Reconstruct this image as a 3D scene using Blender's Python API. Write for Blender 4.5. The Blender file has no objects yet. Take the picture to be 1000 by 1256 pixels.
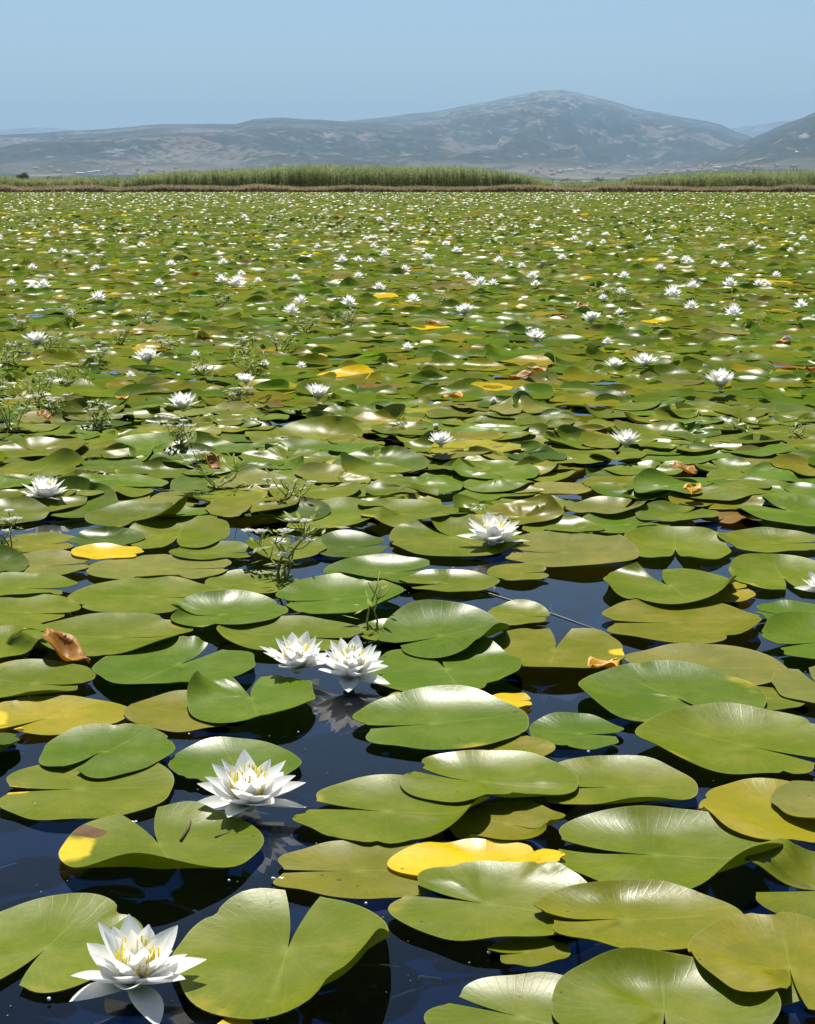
import bpy, math, random
import numpy as np
from mathutils import Vector

R = math.radians
PI = math.pi
random.seed(7)
rng = np.random.default_rng(11)
scene = bpy.context.scene
COL = scene.collection

# ------------------------------------------------------------------ camera
CAM_Z = 0.90
FPX = 2050.0                     # focal length in photograph pixels (photo is 1000 x 1256)
HORIZON = 222.0
PITCH = math.atan((628.0 - HORIZON) / FPX)
cam_d = bpy.data.cameras.new('camera')
cam_d.sensor_fit = 'HORIZONTAL'
cam_d.sensor_width = 36.0
cam_d.lens = 36.0 * FPX / 1000.0
cam_d.clip_start = 0.05
cam_d.clip_end = 80000.0
cam = bpy.data.objects.new('camera', cam_d)
COL.objects.link(cam)
cam.location = (0, 0, CAM_Z)
cam.rotation_euler = (PI / 2 - PITCH, 0, 0)
scene.camera = cam

# ------------------------------------------------------------------ sky and sun
SUN_EL, SUN_AZ = R(61), R(-6)           # azimuth from +Y towards +X
world = bpy.data.worlds.new('World')
scene.world = world
world.use_nodes = True
wn = world.node_tree.nodes
wl = world.node_tree.links
wn.clear()
wo = wn.new('ShaderNodeOutputWorld')
bg = wn.new('ShaderNodeBackground')
sky = wn.new('ShaderNodeTexSky')
sky.sky_type = 'NISHITA'
sky.sun_disc = False
sky.sun_elevation = SUN_EL
sky.sun_rotation = SUN_AZ
sky.altitude = 300
sky.air_density = 1.0
sky.dust_density = 0.3
sky.ozone_density = 3.0
bg.inputs['Strength'].default_value = 0.060
wl.new(sky.outputs[0], bg.inputs['Color'])
wl.new(bg.outputs[0], wo.inputs['Surface'])

sun_d = bpy.data.lights.new('sun', 'SUN')
sun_d.energy = 4.6
sun_d.angle = R(0.53)
sun_d.color = (1.0, 0.95, 0.86)
sun = bpy.data.objects.new('sun', sun_d)
COL.objects.link(sun)
sv = Vector((math.sin(SUN_AZ) * math.cos(SUN_EL), math.cos(SUN_AZ) * math.cos(SUN_EL), math.sin(SUN_EL)))
sun.rotation_euler = sv.to_track_quat('Z', 'Y').to_euler()

vs = scene.view_settings
vs.view_transform = 'Standard'
vs.look = 'None'
vs.exposure = 0.78
vs.gamma = 1.0
vs.use_curve_mapping = False
cy = scene.cycles
cy.use_denoising = True
cy.max_bounces = 8
cy.diffuse_bounces = 3
cy.glossy_bounces = 3
cy.transmission_bounces = 5
cy.transparent_max_bounces = 8
cy.volume_bounces = 1
cy.caustics_reflective = False
cy.caustics_refractive = False
cy.sample_clamp_indirect = 6.0

# ------------------------------------------------------------------ pixel -> place
def ray(px, py):
    x = (px - 500.0) / FPX
    y = -(py - 628.0) / FPX
    cp, sp = math.cos(PITCH), math.sin(PITCH)
    return Vector((x, cp + y * sp, -sp + y * cp))

def at(px, py, z=0.0):
    """the point of the level z that this pixel looks at"""
    d = ray(px, py)
    t = (z - CAM_Z) / d.z
    return Vector((d.x * t, d.y * t, z))

def ppm(p):
    """photograph pixels per metre at a point"""
    cp, sp = math.cos(PITCH), math.sin(PITCH)
    return FPX / (p.y * cp + (CAM_Z - p.z) * sp)

def to_px(x, y, z):
    cp, sp = math.cos(PITCH), math.sin(PITCH)
    zc = y * cp + (CAM_Z - z) * sp
    yc = y * sp - (CAM_Z - z) * cp
    return 500 + FPX * x / zc, 628 - FPX * yc / zc

# ------------------------------------------------------------------ noise in numpy
_tab = np.random.default_rng(5).random((256, 256))
def vnoise(x, y):
    xi = np.floor(x).astype(int); yi = np.floor(y).astype(int)
    fx = x - xi; fy = y - yi
    fx = fx * fx * (3 - 2 * fx); fy = fy * fy * (3 - 2 * fy)
    a = _tab[xi & 255, yi & 255]; b = _tab[(xi + 1) & 255, yi & 255]
    c = _tab[xi & 255, (yi + 1) & 255]; d = _tab[(xi + 1) & 255, (yi + 1) & 255]
    return (a * (1 - fx) + b * fx) * (1 - fy) + (c * (1 - fx) + d * fx) * fy
def fbm(x, y, o=5, ridged=False):
    s = np.zeros(np.broadcast(x, y).shape); a = 0.5; n = 0
    for k in range(o):
        v = vnoise(x * 2 ** k + 17.3 * k, y * 2 ** k + 5.1 * k)
        if ridged: v = 1 - np.abs(2 * v - 1)
        s = s + a * v; n += a; a *= 0.5
    return s / n

# ------------------------------------------------------------------ mesh helpers
def new_mesh(name, V, F, mats=(), uv=None, mat_idx=None, smooth=True, attrs=None, tint=None):
    """V (n,3); F (m,k) array or list of faces"""
    me = bpy.data.meshes.new(name)
    V = np.asarray(V, dtype=np.float32)
    if isinstance(F, np.ndarray):
        k = F.shape[1]; m = F.shape[0]
        loops = F.reshape(-1).astype(np.int32)
        starts = (np.arange(m) * k).astype(np.int32)
        tot = np.full(m, k, dtype=np.int32)
    else:
        m = len(F)
        tot = np.array([len(f) for f in F], dtype=np.int32)
        starts = np.concatenate([[0], np.cumsum(tot)[:-1]]).astype(np.int32)
        loops = np.array([i for f in F for i in f], dtype=np.int32)
    me.vertices.add(len(V)); me.vertices.foreach_set('co', V.reshape(-1))
    me.loops.add(len(loops)); me.loops.foreach_set('vertex_index', loops)
    me.polygons.add(m)
    me.polygons.foreach_set('loop_start', starts)
    me.polygons.foreach_set('loop_total', tot)
    if mat_idx is not None:
        me.polygons.foreach_set('material_index', np.asarray(mat_idx, dtype=np.int32))
    me.polygons.foreach_set('use_smooth', np.full(m, smooth, dtype=bool))
    for mt in mats: me.materials.append(mt)
    if uv is not None:
        l = me.uv_layers.new(name='UVMap')
        l.data.foreach_set('uv', np.asarray(uv, dtype=np.float32)[loops].reshape(-1))
    for an, av in (attrs or {}).items():
        a = me.attributes.new(an, 'FLOAT', 'POINT')
        a.data.foreach_set('value', np.asarray(av, dtype=np.float32))
    if tint is not None:
        a = me.attributes.new('tint', 'FLOAT_COLOR', 'POINT')
        t = np.ones((len(V), 4), dtype=np.float32); t[:, :3] = tint
        a.data.foreach_set('color', t.reshape(-1))
    me.update(calc_edges=True)
    me.validate()
    return me

def link(name, me, parent=None, loc=(0, 0, 0), rot=(0, 0, 0), scale=(1, 1, 1)):
    o = bpy.data.objects.new(name, me)
    COL.objects.link(o)
    o.location = loc; o.rotation_euler = rot; o.scale = scale
    if parent is not None: o.parent = parent
    return o

def tag(o, label=None, cat=None, group=None, kind=None):
    if label: o['label'] = label
    if cat: o['category'] = cat
    if group: o['group'] = group
    if kind: o['kind'] = kind
    return o

class Soup:
    """collects quads / triangles of one part"""
    def __init__(s): s.V = []; s.F = []; s.n = 0
    def add(s, V, F):
        V = np.asarray(V, dtype=float).reshape(-1, 3)
        s.V.append(V); s.F += [tuple(int(i) + s.n for i in f) for f in F]; s.n += len(V)
    def tube(s, pts, r0, r1, k=5):
        pts = [np.asarray(p, dtype=float) for p in pts]
        n = len(pts); V = []; F = []
        for i, p in enumerate(pts):
            d = pts[min(i + 1, n - 1)] - pts[max(i - 1, 0)]
            d = d / (np.linalg.norm(d) + 1e-9)
            u = np.cross(d, (0.31, 0.9, 0.2)); u /= np.linalg.norm(u) + 1e-9
            v = np.cross(d, u)
            r = r0 + (r1 - r0) * i / max(n - 1, 1)
            for j in range(k):
                a = 2 * PI * j / k
                V.append(p + r * (math.cos(a) * u + math.sin(a) * v))
        for i in range(n - 1):
            for j in range(k):
                F.append((i * k + j, i * k + (j + 1) % k, (i + 1) * k + (j + 1) % k, (i + 1) * k + j))
        F.append(tuple(range(k))[::-1]); F.append(tuple((n - 1) * k + j for j in range(k)))
        s.add(V, F)
    def blob(s, c, r, sq=1.0, seg=6, rings=4):
        V = [(c[0], c[1], c[2] + r * sq)]; F = []
        for i in range(1, rings):
            t = PI * i / rings
            for j in range(seg):
                a = 2 * PI * j / seg
                V.append((c[0] + r * math.sin(t) * math.cos(a), c[1] + r * math.sin(t) * math.sin(a), c[2] + r * sq * math.cos(t)))
        V.append((c[0], c[1], c[2] - r * sq))
        for j in range(seg):
            F.append((0, 1 + j, 1 + (j + 1) % seg))
            for i in range(rings - 2):
                a = 1 + i * seg
                F.append((a + j, a + seg + j, a + seg + (j + 1) % seg, a + (j + 1) % seg))
            a = 1 + (rings - 2) * seg
            F.append((a + (j + 1) % seg, a + j, len(V) - 1))
        s.add(V, F)
    def mesh(s, name, mats, smooth=True, **k):
        return new_mesh(name, np.concatenate(s.V), s.F, mats, smooth=smooth, **k)

# ------------------------------------------------------------------ materials
class Mat:
    def __init__(s, name):
        s.m = bpy.data.materials.new(name); s.m.use_nodes = True
        s.t = s.m.node_tree; s.N = s.t.nodes; s.L = s.t.links
        s.N.clear(); s.out = s.N.new('ShaderNodeOutputMaterial')
    def n(s, typ, **kw):
        nd = s.N.new('ShaderNode' + typ)
        for k, v in kw.items():
            if k.startswith('i_'):
                key = k[2:].replace('_', ' ')
                s.put(nd.inputs[key], v)
            else: setattr(nd, k, v)
        return nd
    def put(s, inp, v):
        if hasattr(v, 'is_linked') or isinstance(v, bpy.types.NodeSocket): s.L.new(v, inp)
        else: inp.default_value = v
    def noise(s, scale, detail=4, rough=0.55, vec=None, dist=0.0):
        nd = s.n('TexNoise'); nd.inputs['Scale'].default_value = scale
        nd.inputs['Detail'].default_value = detail; nd.inputs['Roughness'].default_value = rough
        nd.inputs['Distortion'].default_value = dist
        if vec is not None: s.L.new(vec, nd.inputs['Vector'])
        return nd.outputs['Fac']
    def ramp(s, fac, lo, hi, a=0.0, b=1.0):
        nd = s.n('MapRange'); nd.interpolation_type = 'SMOOTHSTEP'
        s.put(nd.inputs['Value'], fac)
        nd.inputs['From Min'].default_value = lo; nd.inputs['From Max'].default_value = hi
        nd.inputs['To Min'].default_value = a; nd.inputs['To Max'].default_value = b
        return nd.outputs['Result']
    def mix(s, fac, a, b, blend='MIX'):
        nd = s.n('Mix'); nd.data_type = 'RGBA'; nd.blend_type = blend
        s.put(nd.inputs[0], fac); s.put(nd.inputs[6], a if not isinstance(a, tuple) else (*a, 1)[:4]); s.put(nd.inputs[7], b if not isinstance(b, tuple) else (*b, 1)[:4])
        return nd.outputs[2]
    def math(s, op, a, b=0.0):
        nd = s.n('Math'); nd.operation = op; s.put(nd.inputs[0], a); s.put(nd.inputs[1], b)
        return nd.outputs[0]
    def attr(s, name): return s.n('Attribute', attribute_name=name)
    def bump(s, h, strength=0.3, dist=0.002):
        nd = s.n('Bump'); nd.inputs['Strength'].default_value = strength; nd.inputs['Distance'].default_value = dist
        s.L.new(h, nd.inputs['Height']); return nd.outputs[0]
    def pbr(s, col, rough=0.5, spec=0.5, normal=None):
        p = s.n('BsdfPrincipled')
        s.put(p.inputs['Base Color'], col if not isinstance(col, tuple) else (*col, 1)[:4]); s.put(p.inputs['Roughness'], rough)
        p.inputs['Specular IOR Level'].default_value = spec
        if normal is not None: s.L.new(normal, p.inputs['Normal'])
        return p.outputs[0]
    def finish(s, sh): s.L.new(sh, s.out.inputs['Surface']); return s.m
    def mixsh(s, fac, a, b):
        nd = s.n('MixShader'); s.put(nd.inputs[0], fac); s.L.new(a, nd.inputs[1]); s.L.new(b, nd.inputs[2]); return nd.outputs[0]
    def transl(s, col):
        nd = s.n('BsdfTranslucent'); s.put(nd.inputs['Color'], col if not isinstance(col, tuple) else (*col, 1)[:4]); return nd.outputs[0]

def leaf_colour(M, src):
    """tint -> mottled, veined, partly yellowed leaf colour"""
    tc = M.n('TexCoord').outputs['Object']
    if src == 'object':
        oi = M.n('ObjectInfo'); tint = oi.outputs['Color']; rnd = oi.outputs['Random']
        off = M.n('VectorMath', operation='ADD'); M.L.new(tc, off.inputs[0])
        cb = M.n('CombineXYZ'); M.L.new(M.math('MULTIPLY', rnd, 60.0), cb.inputs[0]); M.L.new(M.math('MULTIPLY', rnd, 37.0), cb.inputs[1])
        M.L.new(cb.outputs[0], off.inputs[1]); vec = off.outputs[0]
    else:
        tint = M.attr('tint').outputs['Color']; vec = tc
    n1 = M.noise(8.0, 4, 0.6, vec)
    n2 = M.noise(45.0, 5, 0.7, vec)
    c = M.mix(M.ramp(n1, 0.3, 0.72), M.mix(1.0, tint, (0.84, 0.90, 0.84), 'MULTIPLY'), M.mix(1.0, tint, (1.24, 1.08, 0.82), 'MULTIPLY'))
    c = M.mix(M.ramp(n2, 0.35, 0.70, 0, 0.5), c, M.mix(1.0, tint, (0.72, 0.80, 0.8), 'MULTIPLY'))
    return c, vec, n1, n2

def make_pad_mats(src):
    M = Mat('lily_pad_top_' + src)
    c, vec, n1, n2 = leaf_colour(M, src)
    h = n2
    if src == 'object':
        uv = M.n('SeparateXYZ'); M.L.new(M.n('UVMap', uv_map='UVMap').outputs[0], uv.inputs[0])
        u, r = uv.outputs[0], uv.outputs[1]
        # radiating veins, paler than the blade
        uj = M.math('ADD', u, M.math('MULTIPLY', n1, 0.02))
        w = M.math('PINGPONG', M.math('MULTIPLY', uj, 17.0), 0.5)
        w2 = M.math('PINGPONG', M.math('MULTIPLY', M.math('ADD', uj, M.math('MULTIPLY', n2, 0.012)), 43.0), 0.5)
        line = M.math('MULTIPLY', M.ramp(w, 0.06, 0.0), M.ramp(r, 1.0, 0.15, 0.0, 0.55))
        mid = M.math('MULTIPLY', M.ramp(M.math('ABSOLUTE', M.math('SUBTRACT', u, 0.5)), 0.012, 0.0), M.ramp(r, 0.98, 0.3))
        line = M.math('MAXIMUM', line, M.math('MULTIPLY', M.ramp(w2, 0.10, 0.0, 0.0, 0.45), M.ramp(r, 0.4, 0.7)))
        line = M.math('MAXIMUM', line, mid)
        c = M.mix(M.math('MULTIPLY', line, 0.25), c, (0.34, 0.36, 0.07))
        c = M.mix(M.ramp(r, 0.14, 0.0, 0.0, 0.30), c, (0.30, 0.36, 0.06))
        yel = M.attr('yel').outputs['Fac']; brn = M.attr('brn').outputs['Fac']
        j = M.math('ADD', M.math('MULTIPLY', M.math('SUBTRACT', n2, 0.5), 0.6), M.math('MULTIPLY', M.math('SUBTRACT', n1, 0.5), 0.5))
        yy = M.ramp(M.math('ADD', yel, j), 0.25, 0.75)
        c = M.mix(yy, c, M.mix(n2, (0.68, 0.42, 0.012), (0.80, 0.60, 0.05)))
        c = M.mix(M.ramp(M.math('ADD', brn, j), 0.45, 0.58), c, M.mix(n2, (0.07, 0.034, 0.01), (0.19, 0.10, 0.03)))
        # small brown flecks and a thin pale edge
        vo = M.n('TexVoronoi'); vo.inputs['Scale'].default_value = 38.0; M.L.new(vec, vo.inputs['Vector'])
        fl = M.math('MULTIPLY', M.ramp(vo.outputs['Distance'], 0.13, 0.06), M.ramp(M.noise(14, 2, 0.5, vec), 0.56, 0.62))
        c = M.mix(M.math('MULTIPLY', fl, 0.8), c, (0.09, 0.045, 0.015))
        # some margins yellow and rot from the edge inwards
        age = M.ramp(M.noise(5.0, 3, 0.6, vec), 0.60, 0.72)
        c = M.mix(M.math('MULTIPLY', M.math('MULTIPLY', age, M.ramp(M.math('ADD', r, M.math('MULTIPLY', M.math('SUBTRACT', n2, 0.5), 0.35)), 0.80, 1.0)), 0.85), c, M.mix(n2, (0.42, 0.30, 0.02), (0.52, 0.42, 0.05)))
        vb = M.n('TexVoronoi'); vb.inputs['Scale'].default_value = 15.0; M.L.new(vec, vb.inputs['Vector'])
        bs = M.math('MULTIPLY', M.ramp(M.math('ADD', vb.outputs['Distance'], M.math('MULTIPLY', n2, 0.10)), 0.16, 0.12), M.ramp(M.noise(6.0, 2, 0.5, vec), 0.62, 0.66))
        c = M.mix(M.math('MULTIPLY', bs, 0.85), c, M.mix(n2, (0.05, 0.022, 0.010), (0.17, 0.09, 0.035)))
        sc_ = M.ramp(M.noise(22, 5, 0.7, vec), 0.64, 0.74, 0, 0.35)
        c = M.mix(sc_, c, (0.28, 0.26, 0.10))
        c = M.mix(M.ramp(r, 0.98, 0.998, 0, 0.3), c, (0.36, 0.33, 0.10))
        wr = M.math('MULTIPLY', M.math('SINE', M.math('ADD', M.math('MULTIPLY', u, 260.0), M.math('MULTIPLY', n1, 30.0))), M.ramp(r, 0.6, 0.95, 0.0, 0.03))
        h = M.math('ADD', M.math('ADD', M.math('MULTIPLY', line, 0.25), M.math('MULTIPLY', n2, 0.8)), wr)
        c = M.mix(M.ramp(M.noise(170.0, 3, 0.6, vec), 0.35, 0.7, 0.0, 0.22), c, M.mix(1.0, c, (0.62, 0.68, 0.7), 'MULTIPLY'))
    rough = M.ramp(n1, 0.3, 0.7, 0.28, 0.40) if src == 'object' else M.ramp(n1, 0.3, 0.7, 0.25, 0.34)
    nrm = M.bump(h, 0.22, 0.0025)
    df = M.n('BsdfDiffuse'); M.put(df.inputs['Color'], c); M.L.new(nrm, df.inputs['Normal'])
    gl = M.n('BsdfGlossy'); M.put(gl.inputs['Roughness'], rough); M.L.new(nrm, gl.inputs['Normal']); gl.inputs['Color'].default_value = (1, 1, 1, 1)
    fr = M.n('Fresnel'); fr.inputs['IOR'].default_value = 1.35
    p = M.mixsh(M.math('MINIMUM', fr.outputs[0], 0.034 if src == 'object' else 0.024), df.outputs[0], gl.outputs[0])
    t = M.transl(M.mix(1.0, c, (1.55, 1.7, 0.8), 'MULTIPLY'))
    top = M.finish(M.mixsh(0.24 if src == 'object' else 0.42, p, t))
    M = Mat('lily_pad_underside_' + src)
    c, vec, n1, n2 = leaf_colour(M, src)
    c = M.mix(0.30, c, (0.16, 0.09, 0.04))
    p = M.pbr(c, 0.5, 0.35)
    t = M.transl(M.mix(1.0, c, (3.0, 3.1, 1.2), 'MULTIPLY'))
    return top, M.finish(M.mixsh(0.62, p, t))
PAD_TOP, PAD_UNDER = make_pad_mats('object')
PADF_TOP, PADF_UNDER = make_pad_mats('attribute')

def petal_mat(name, base, tip, tr=0.46, rough=0.45):
    M = Mat(name)
    tc = M.n('TexCoord').outputs['Generated']
    sp = M.n('SeparateXYZ'); M.L.new(tc, sp.inputs[0])
    n = M.noise(14, 3, 0.5, M.n('TexCoord').outputs['Object'])
    c = M.mix(M.ramp(sp.outputs[1], 0.0, 0.4), base, tip)
    c = M.mix(M.ramp(n, 0.4, 0.8, 0, 0.12), c, (0.62, 0.62, 0.50))
    w = M.n('TexWave'); w.inputs['Scale'].default_value = 9.0; w.inputs['Distortion'].default_value = 1.0
    M.L.new(tc, w.inputs['Vector'])
    p = M.pbr(c, rough, 0.3, M.bump(w.outputs['Fac'], 0.08, 0.001))
    return M.finish(M.mixsh(tr, p, M.transl(c)))
PETAL = petal_mat('water_lily_petal', (0.93, 0.92, 0.82), (0.96, 0.955, 0.93))
SEPAL = petal_mat('water_lily_sepal', (0.62, 0.66, 0.42), (0.86, 0.87, 0.80), 0.35)
STAMEN = petal_mat('water_lily_stamen', (0.92, 0.74, 0.02), (0.95, 0.86, 0.06), 0.4)

def simple(name, c1, c2, scale=20, rough=0.6, tr=0.0, spec=0.4, dist=0.002):
    M = Mat(name)
    n = M.noise(scale, 5, 0.6, M.n('TexCoord').outputs['Object'])
    c = M.mix(M.ramp(n, 0.3, 0.7), c1, c2)
    p = M.pbr(c, rough, spec, M.bump(n, 0.3, dist))
    if tr: p = M.mixsh(tr, p, M.transl(c))
    return M.finish(p)
GREEN_STEM = simple('herb_stem', (0.24, 0.29, 0.05), (0.36, 0.37, 0.10), 40, 0.55, 0.3)
HERB_LEAF = simple('herb_leaf', (0.24, 0.30, 0.05), (0.36, 0.40, 0.08), 30, 0.5, 0.5)
UMBEL = simple('umbel_white', (0.84, 0.84, 0.76), (0.90, 0.90, 0.86), 60, 0.6, 0.5)
DEAD_LEAF = simple('dead_leaf', (0.34, 0.13, 0.015), (0.70, 0.38, 0.04), 16, 0.5, 0.45)
DEAD_DARK = simple('dead_leaf_sodden', (0.045, 0.018, 0.010), (0.16, 0.065, 0.03), 18, 0.6, 0.1)
ORANGE_LEAF = simple('orange_leaf', (0.62, 0.30, 0.01), (0.74, 0.46, 0.02), 20, 0.45, 0.3)
TWIG = simple('brown_twig', (0.03, 0.016, 0.008), (0.10, 0.05, 0.02), 30, 0.7)
PALE_STEM = simple('pale_stalk', (0.22, 0.18, 0.12), (0.36, 0.32, 0.22), 30, 0.6)
STRAW = simple('straw', (0.42, 0.38, 0.28), (0.58, 0.53, 0.42), 30, 0.7, 0.2)
REED = simple('reed_leaf', (0.17, 0.225, 0.075), (0.30, 0.34, 0.13), 0.35, 0.6, 0.5)
REED_DRY = simple('dry_reed', (0.22, 0.19, 0.10), (0.38, 0.29, 0.17), 0.4, 0.8, 0.5)
BUSH = simple('far_foliage', (0.06, 0.09, 0.03), (0.13, 0.17, 0.06), 0.6, 0.7, 0.35)
BARK = simple('bark', (0.06, 0.045, 0.03), (0.14, 0.10, 0.07), 8, 0.9)
WALL_W = simple('white_render', (0.70, 0.68, 0.63), (0.82, 0.80, 0.76), 0.4, 0.85)
WALL_C = simple('cream_render', (0.55, 0.47, 0.36), (0.66, 0.58, 0.46), 0.4, 0.85)
ROOF_R = simple('clay_roof', (0.30, 0.12, 0.07), (0.42, 0.18, 0.10), 0.6, 0.85)
ROOF_G = simple('sheet_roof', (0.50, 0.48, 0.45), (0.62, 0.60, 0.57), 0.3, 0.9)

def bead_mat():
    M = Mat('water_bead')
    p = M.n('BsdfPrincipled'); p.inputs['Base Color'].default_value = (0.92, 0.93, 0.93, 1)  # opaque white: the drop's sun glint is put into the colour
    p.inputs['Roughness'].default_value = 0.12; p.inputs['IOR'].default_value = 1.6
    return M.finish(p.outputs[0])
BEAD = bead_mat()

def water_mat():
    M = Mat('lake_water')
    tc = M.n('TexCoord').outputs['Object']
    n = M.noise(5.0, 3, 0.5, tc); n2 = M.noise(28.0, 2, 0.5, tc)
    h = M.math('ADD', n, M.math('MULTIPLY', n2, 0.15))
    nrm = M.bump(h, 0.06, 0.01)
    fr = M.n('Fresnel'); fr.inputs['IOR'].default_value = 1.33; M.L.new(nrm, fr.inputs['Normal'])
    g = M.n('BsdfGlossy'); g.inputs['Roughness'].default_value = 0.012; g.inputs['Color'].default_value = (0.98, 0.98, 1, 1); M.L.new(nrm, g.inputs['Normal'])
    tr = M.n('BsdfTransparent'); tr.inputs['Color'].default_value = (0.22, 0.36, 0.58, 1)
    return M.finish(M.mixsh(fr.outputs[0], tr.outputs[0], g.outputs[0]))
WATER = water_mat()
BED = simple('lake_bed_water_blue', (0.014, 0.030, 0.060), (0.024, 0.042, 0.070), 3, 0.9, 0, 0.1)  # blue light scattered in the water is put into the bed colour

def mountain_mat(name, scar=False, dry_at=0.74):
    M = Mat(name)
    tc = M.n('TexCoord').outputs['Object']
    big = M.noise(0.0016, 7, 0.66, tc, 0.8)
    med = M.noise(0.0055, 6, 0.68, tc, 0.6)
    fine = M.noise(0.020, 6, 0.75, tc)
    scrub = M.mix(fine, (0.012, 0.017, 0.016), (0.055, 0.060, 0.050))
    dry = M.mix(med, (0.105, 0.090, 0.080), (0.20, 0.165, 0.145))
    rock = M.mix(fine, (0.13, 0.125, 0.115), (0.33, 0.31, 0.29))
    c = M.mix(M.ramp(M.math('ADD', big, M.math('MULTIPLY', fine, 0.45)), dry_at, dry_at + 0.10), scrub, dry)
    geo = M.n('SeparateXYZ'); M.L.new(tc, geo.inputs[0])
    hi = M.ramp(geo.outputs[2], 300, 720, 0.0, 0.16)
    c = M.mix(M.ramp(M.math('ADD', M.math('ADD', med, hi), M.math('MULTIPLY', fine, 0.45)), 0.80, 0.92), c, rock)
    vo = M.n('TexVoronoi'); vo.inputs['Scale'].default_value = 0.028; M.L.new(tc, vo.inputs['Vector'])
    c = M.mix(M.ramp(vo.outputs['Distance'], 0.45, 0.3, 0, 0.7), c, (0.018, 0.027, 0.015))
    # cultivated strips on the lowest slopes
    vf = M.n('TexVoronoi'); vf.inputs['Scale'].default_value = 0.005; M.L.new(tc, vf.inputs['Vector'])
    sepc = M.n('SeparateXYZ'); M.L.new(vf.outputs['Color'], sepc.inputs[0])
    fld = M.mix(sepc.outputs[0], (0.03, 0.045, 0.022), (0.28, 0.22, 0.16))
    c = M.mix(M.ramp(geo.outputs[2], 90, 20, 0.0, 0.6), c, fld)
    if scar:
        s1 = M.noise(0.006, 5, 0.6, tc, 1.2)
        c = M.mix(M.ramp(s1, 0.68, 0.70), c, (0.62, 0.58, 0.52))
    return M.finish(M.pbr(c, 0.95, 0.1, M.bump(fine, 0.6, 8.0)))
MOUNT = mountain_mat('mountain_scrub')
MOUNT_S = mountain_mat('mountain_scarred', True, 0.86)

def plain_mat():
    M = Mat('plain_fields')
    tc = M.n('TexCoord').outputs['Object']
    vf = M.n('TexVoronoi'); vf.inputs['Scale'].default_value = 0.006; M.L.new(tc, vf.inputs['Vector'])
    s = M.n('SeparateXYZ'); M.L.new(vf.outputs['Color'], s.inputs[0])
    c = M.mix(s.outputs[0], (0.05, 0.08, 0.03), (0.16, 0.15, 0.07))
    c = M.mix(M.noise(0.05, 5, 0.6, tc), c, (0.08, 0.095, 0.04))
    return M.finish(M.pbr(c, 0.95, 0.1))
PLAIN = plain_mat()
MUD = simple('mud_bank', (0.30, 0.21, 0.14), (0.42, 0.31, 0.21), 0.6, 0.9)

# ------------------------------------------------------------------ the setting
def sheet(name, x0, x1, y0, y1, z, mat, nx=2, ny=2):
    xs = np.linspace(x0, x1, nx); ys = np.linspace(y0, y1, ny)
    X, Y = np.meshgrid(xs, ys)
    V = np.stack([X.ravel(), Y.ravel(), np.full(X.size, z)], 1)
    F = np.array([(j * nx + i, j * nx + i + 1, (j + 1) * nx + i + 1, (j + 1) * nx + i) for j in range(ny - 1) for i in range(nx - 1)])
    return link(name, new_mesh(name, V, F, [mat]))
tag(sheet('water', -160, 160, -8, 152, 0.0, WATER, 5, 9), kind='structure')
tag(sheet('lake_bed', -165, 165, -9, 165, -0.7, BED), kind='structure')
SHORE = 133.0
# bank: rises out of the water at the far shore
xs = np.linspace(-160, 160, 120); V = []
for k, (yy, zz) in enumerate(((SHORE, -0.15), (SHORE + 3, 0.05), (SHORE + 9, 0.14), (SHORE + 30, 0.25), (SHORE + 60, 0.3))):
    for x in xs: V.append((x, yy + (2.2 * vnoise(np.array(x * 0.12), np.array(k * 3.7)) if k < 3 else 0), zz))
n = len(xs)
F = np.array([(j * n + i, j * n + i + 1, (j + 1) * n + i + 1, (j + 1) * n + i) for j in range(4) for i in range(n - 1)])
tag(link('shore_bank', new_mesh('shore_bank', V, F, [MUD])), kind='structure')
tag(sheet('plain', -16000, 16000, SHORE + 45, 9000, 0.26, PLAIN, 3, 3), kind='structure')

def prof(pts):
    """silhouette pixels -> (azimuth, tan elevation) arrays"""
    az = []; te = []
    for px, py in pts:
        d = ray(px, py); hz = math.hypot(d.x, d.y)
        az.append(math.atan2(d.x, d.y)); te.append(d.z / hz)
    return np.array(az), np.array(te)

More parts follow.
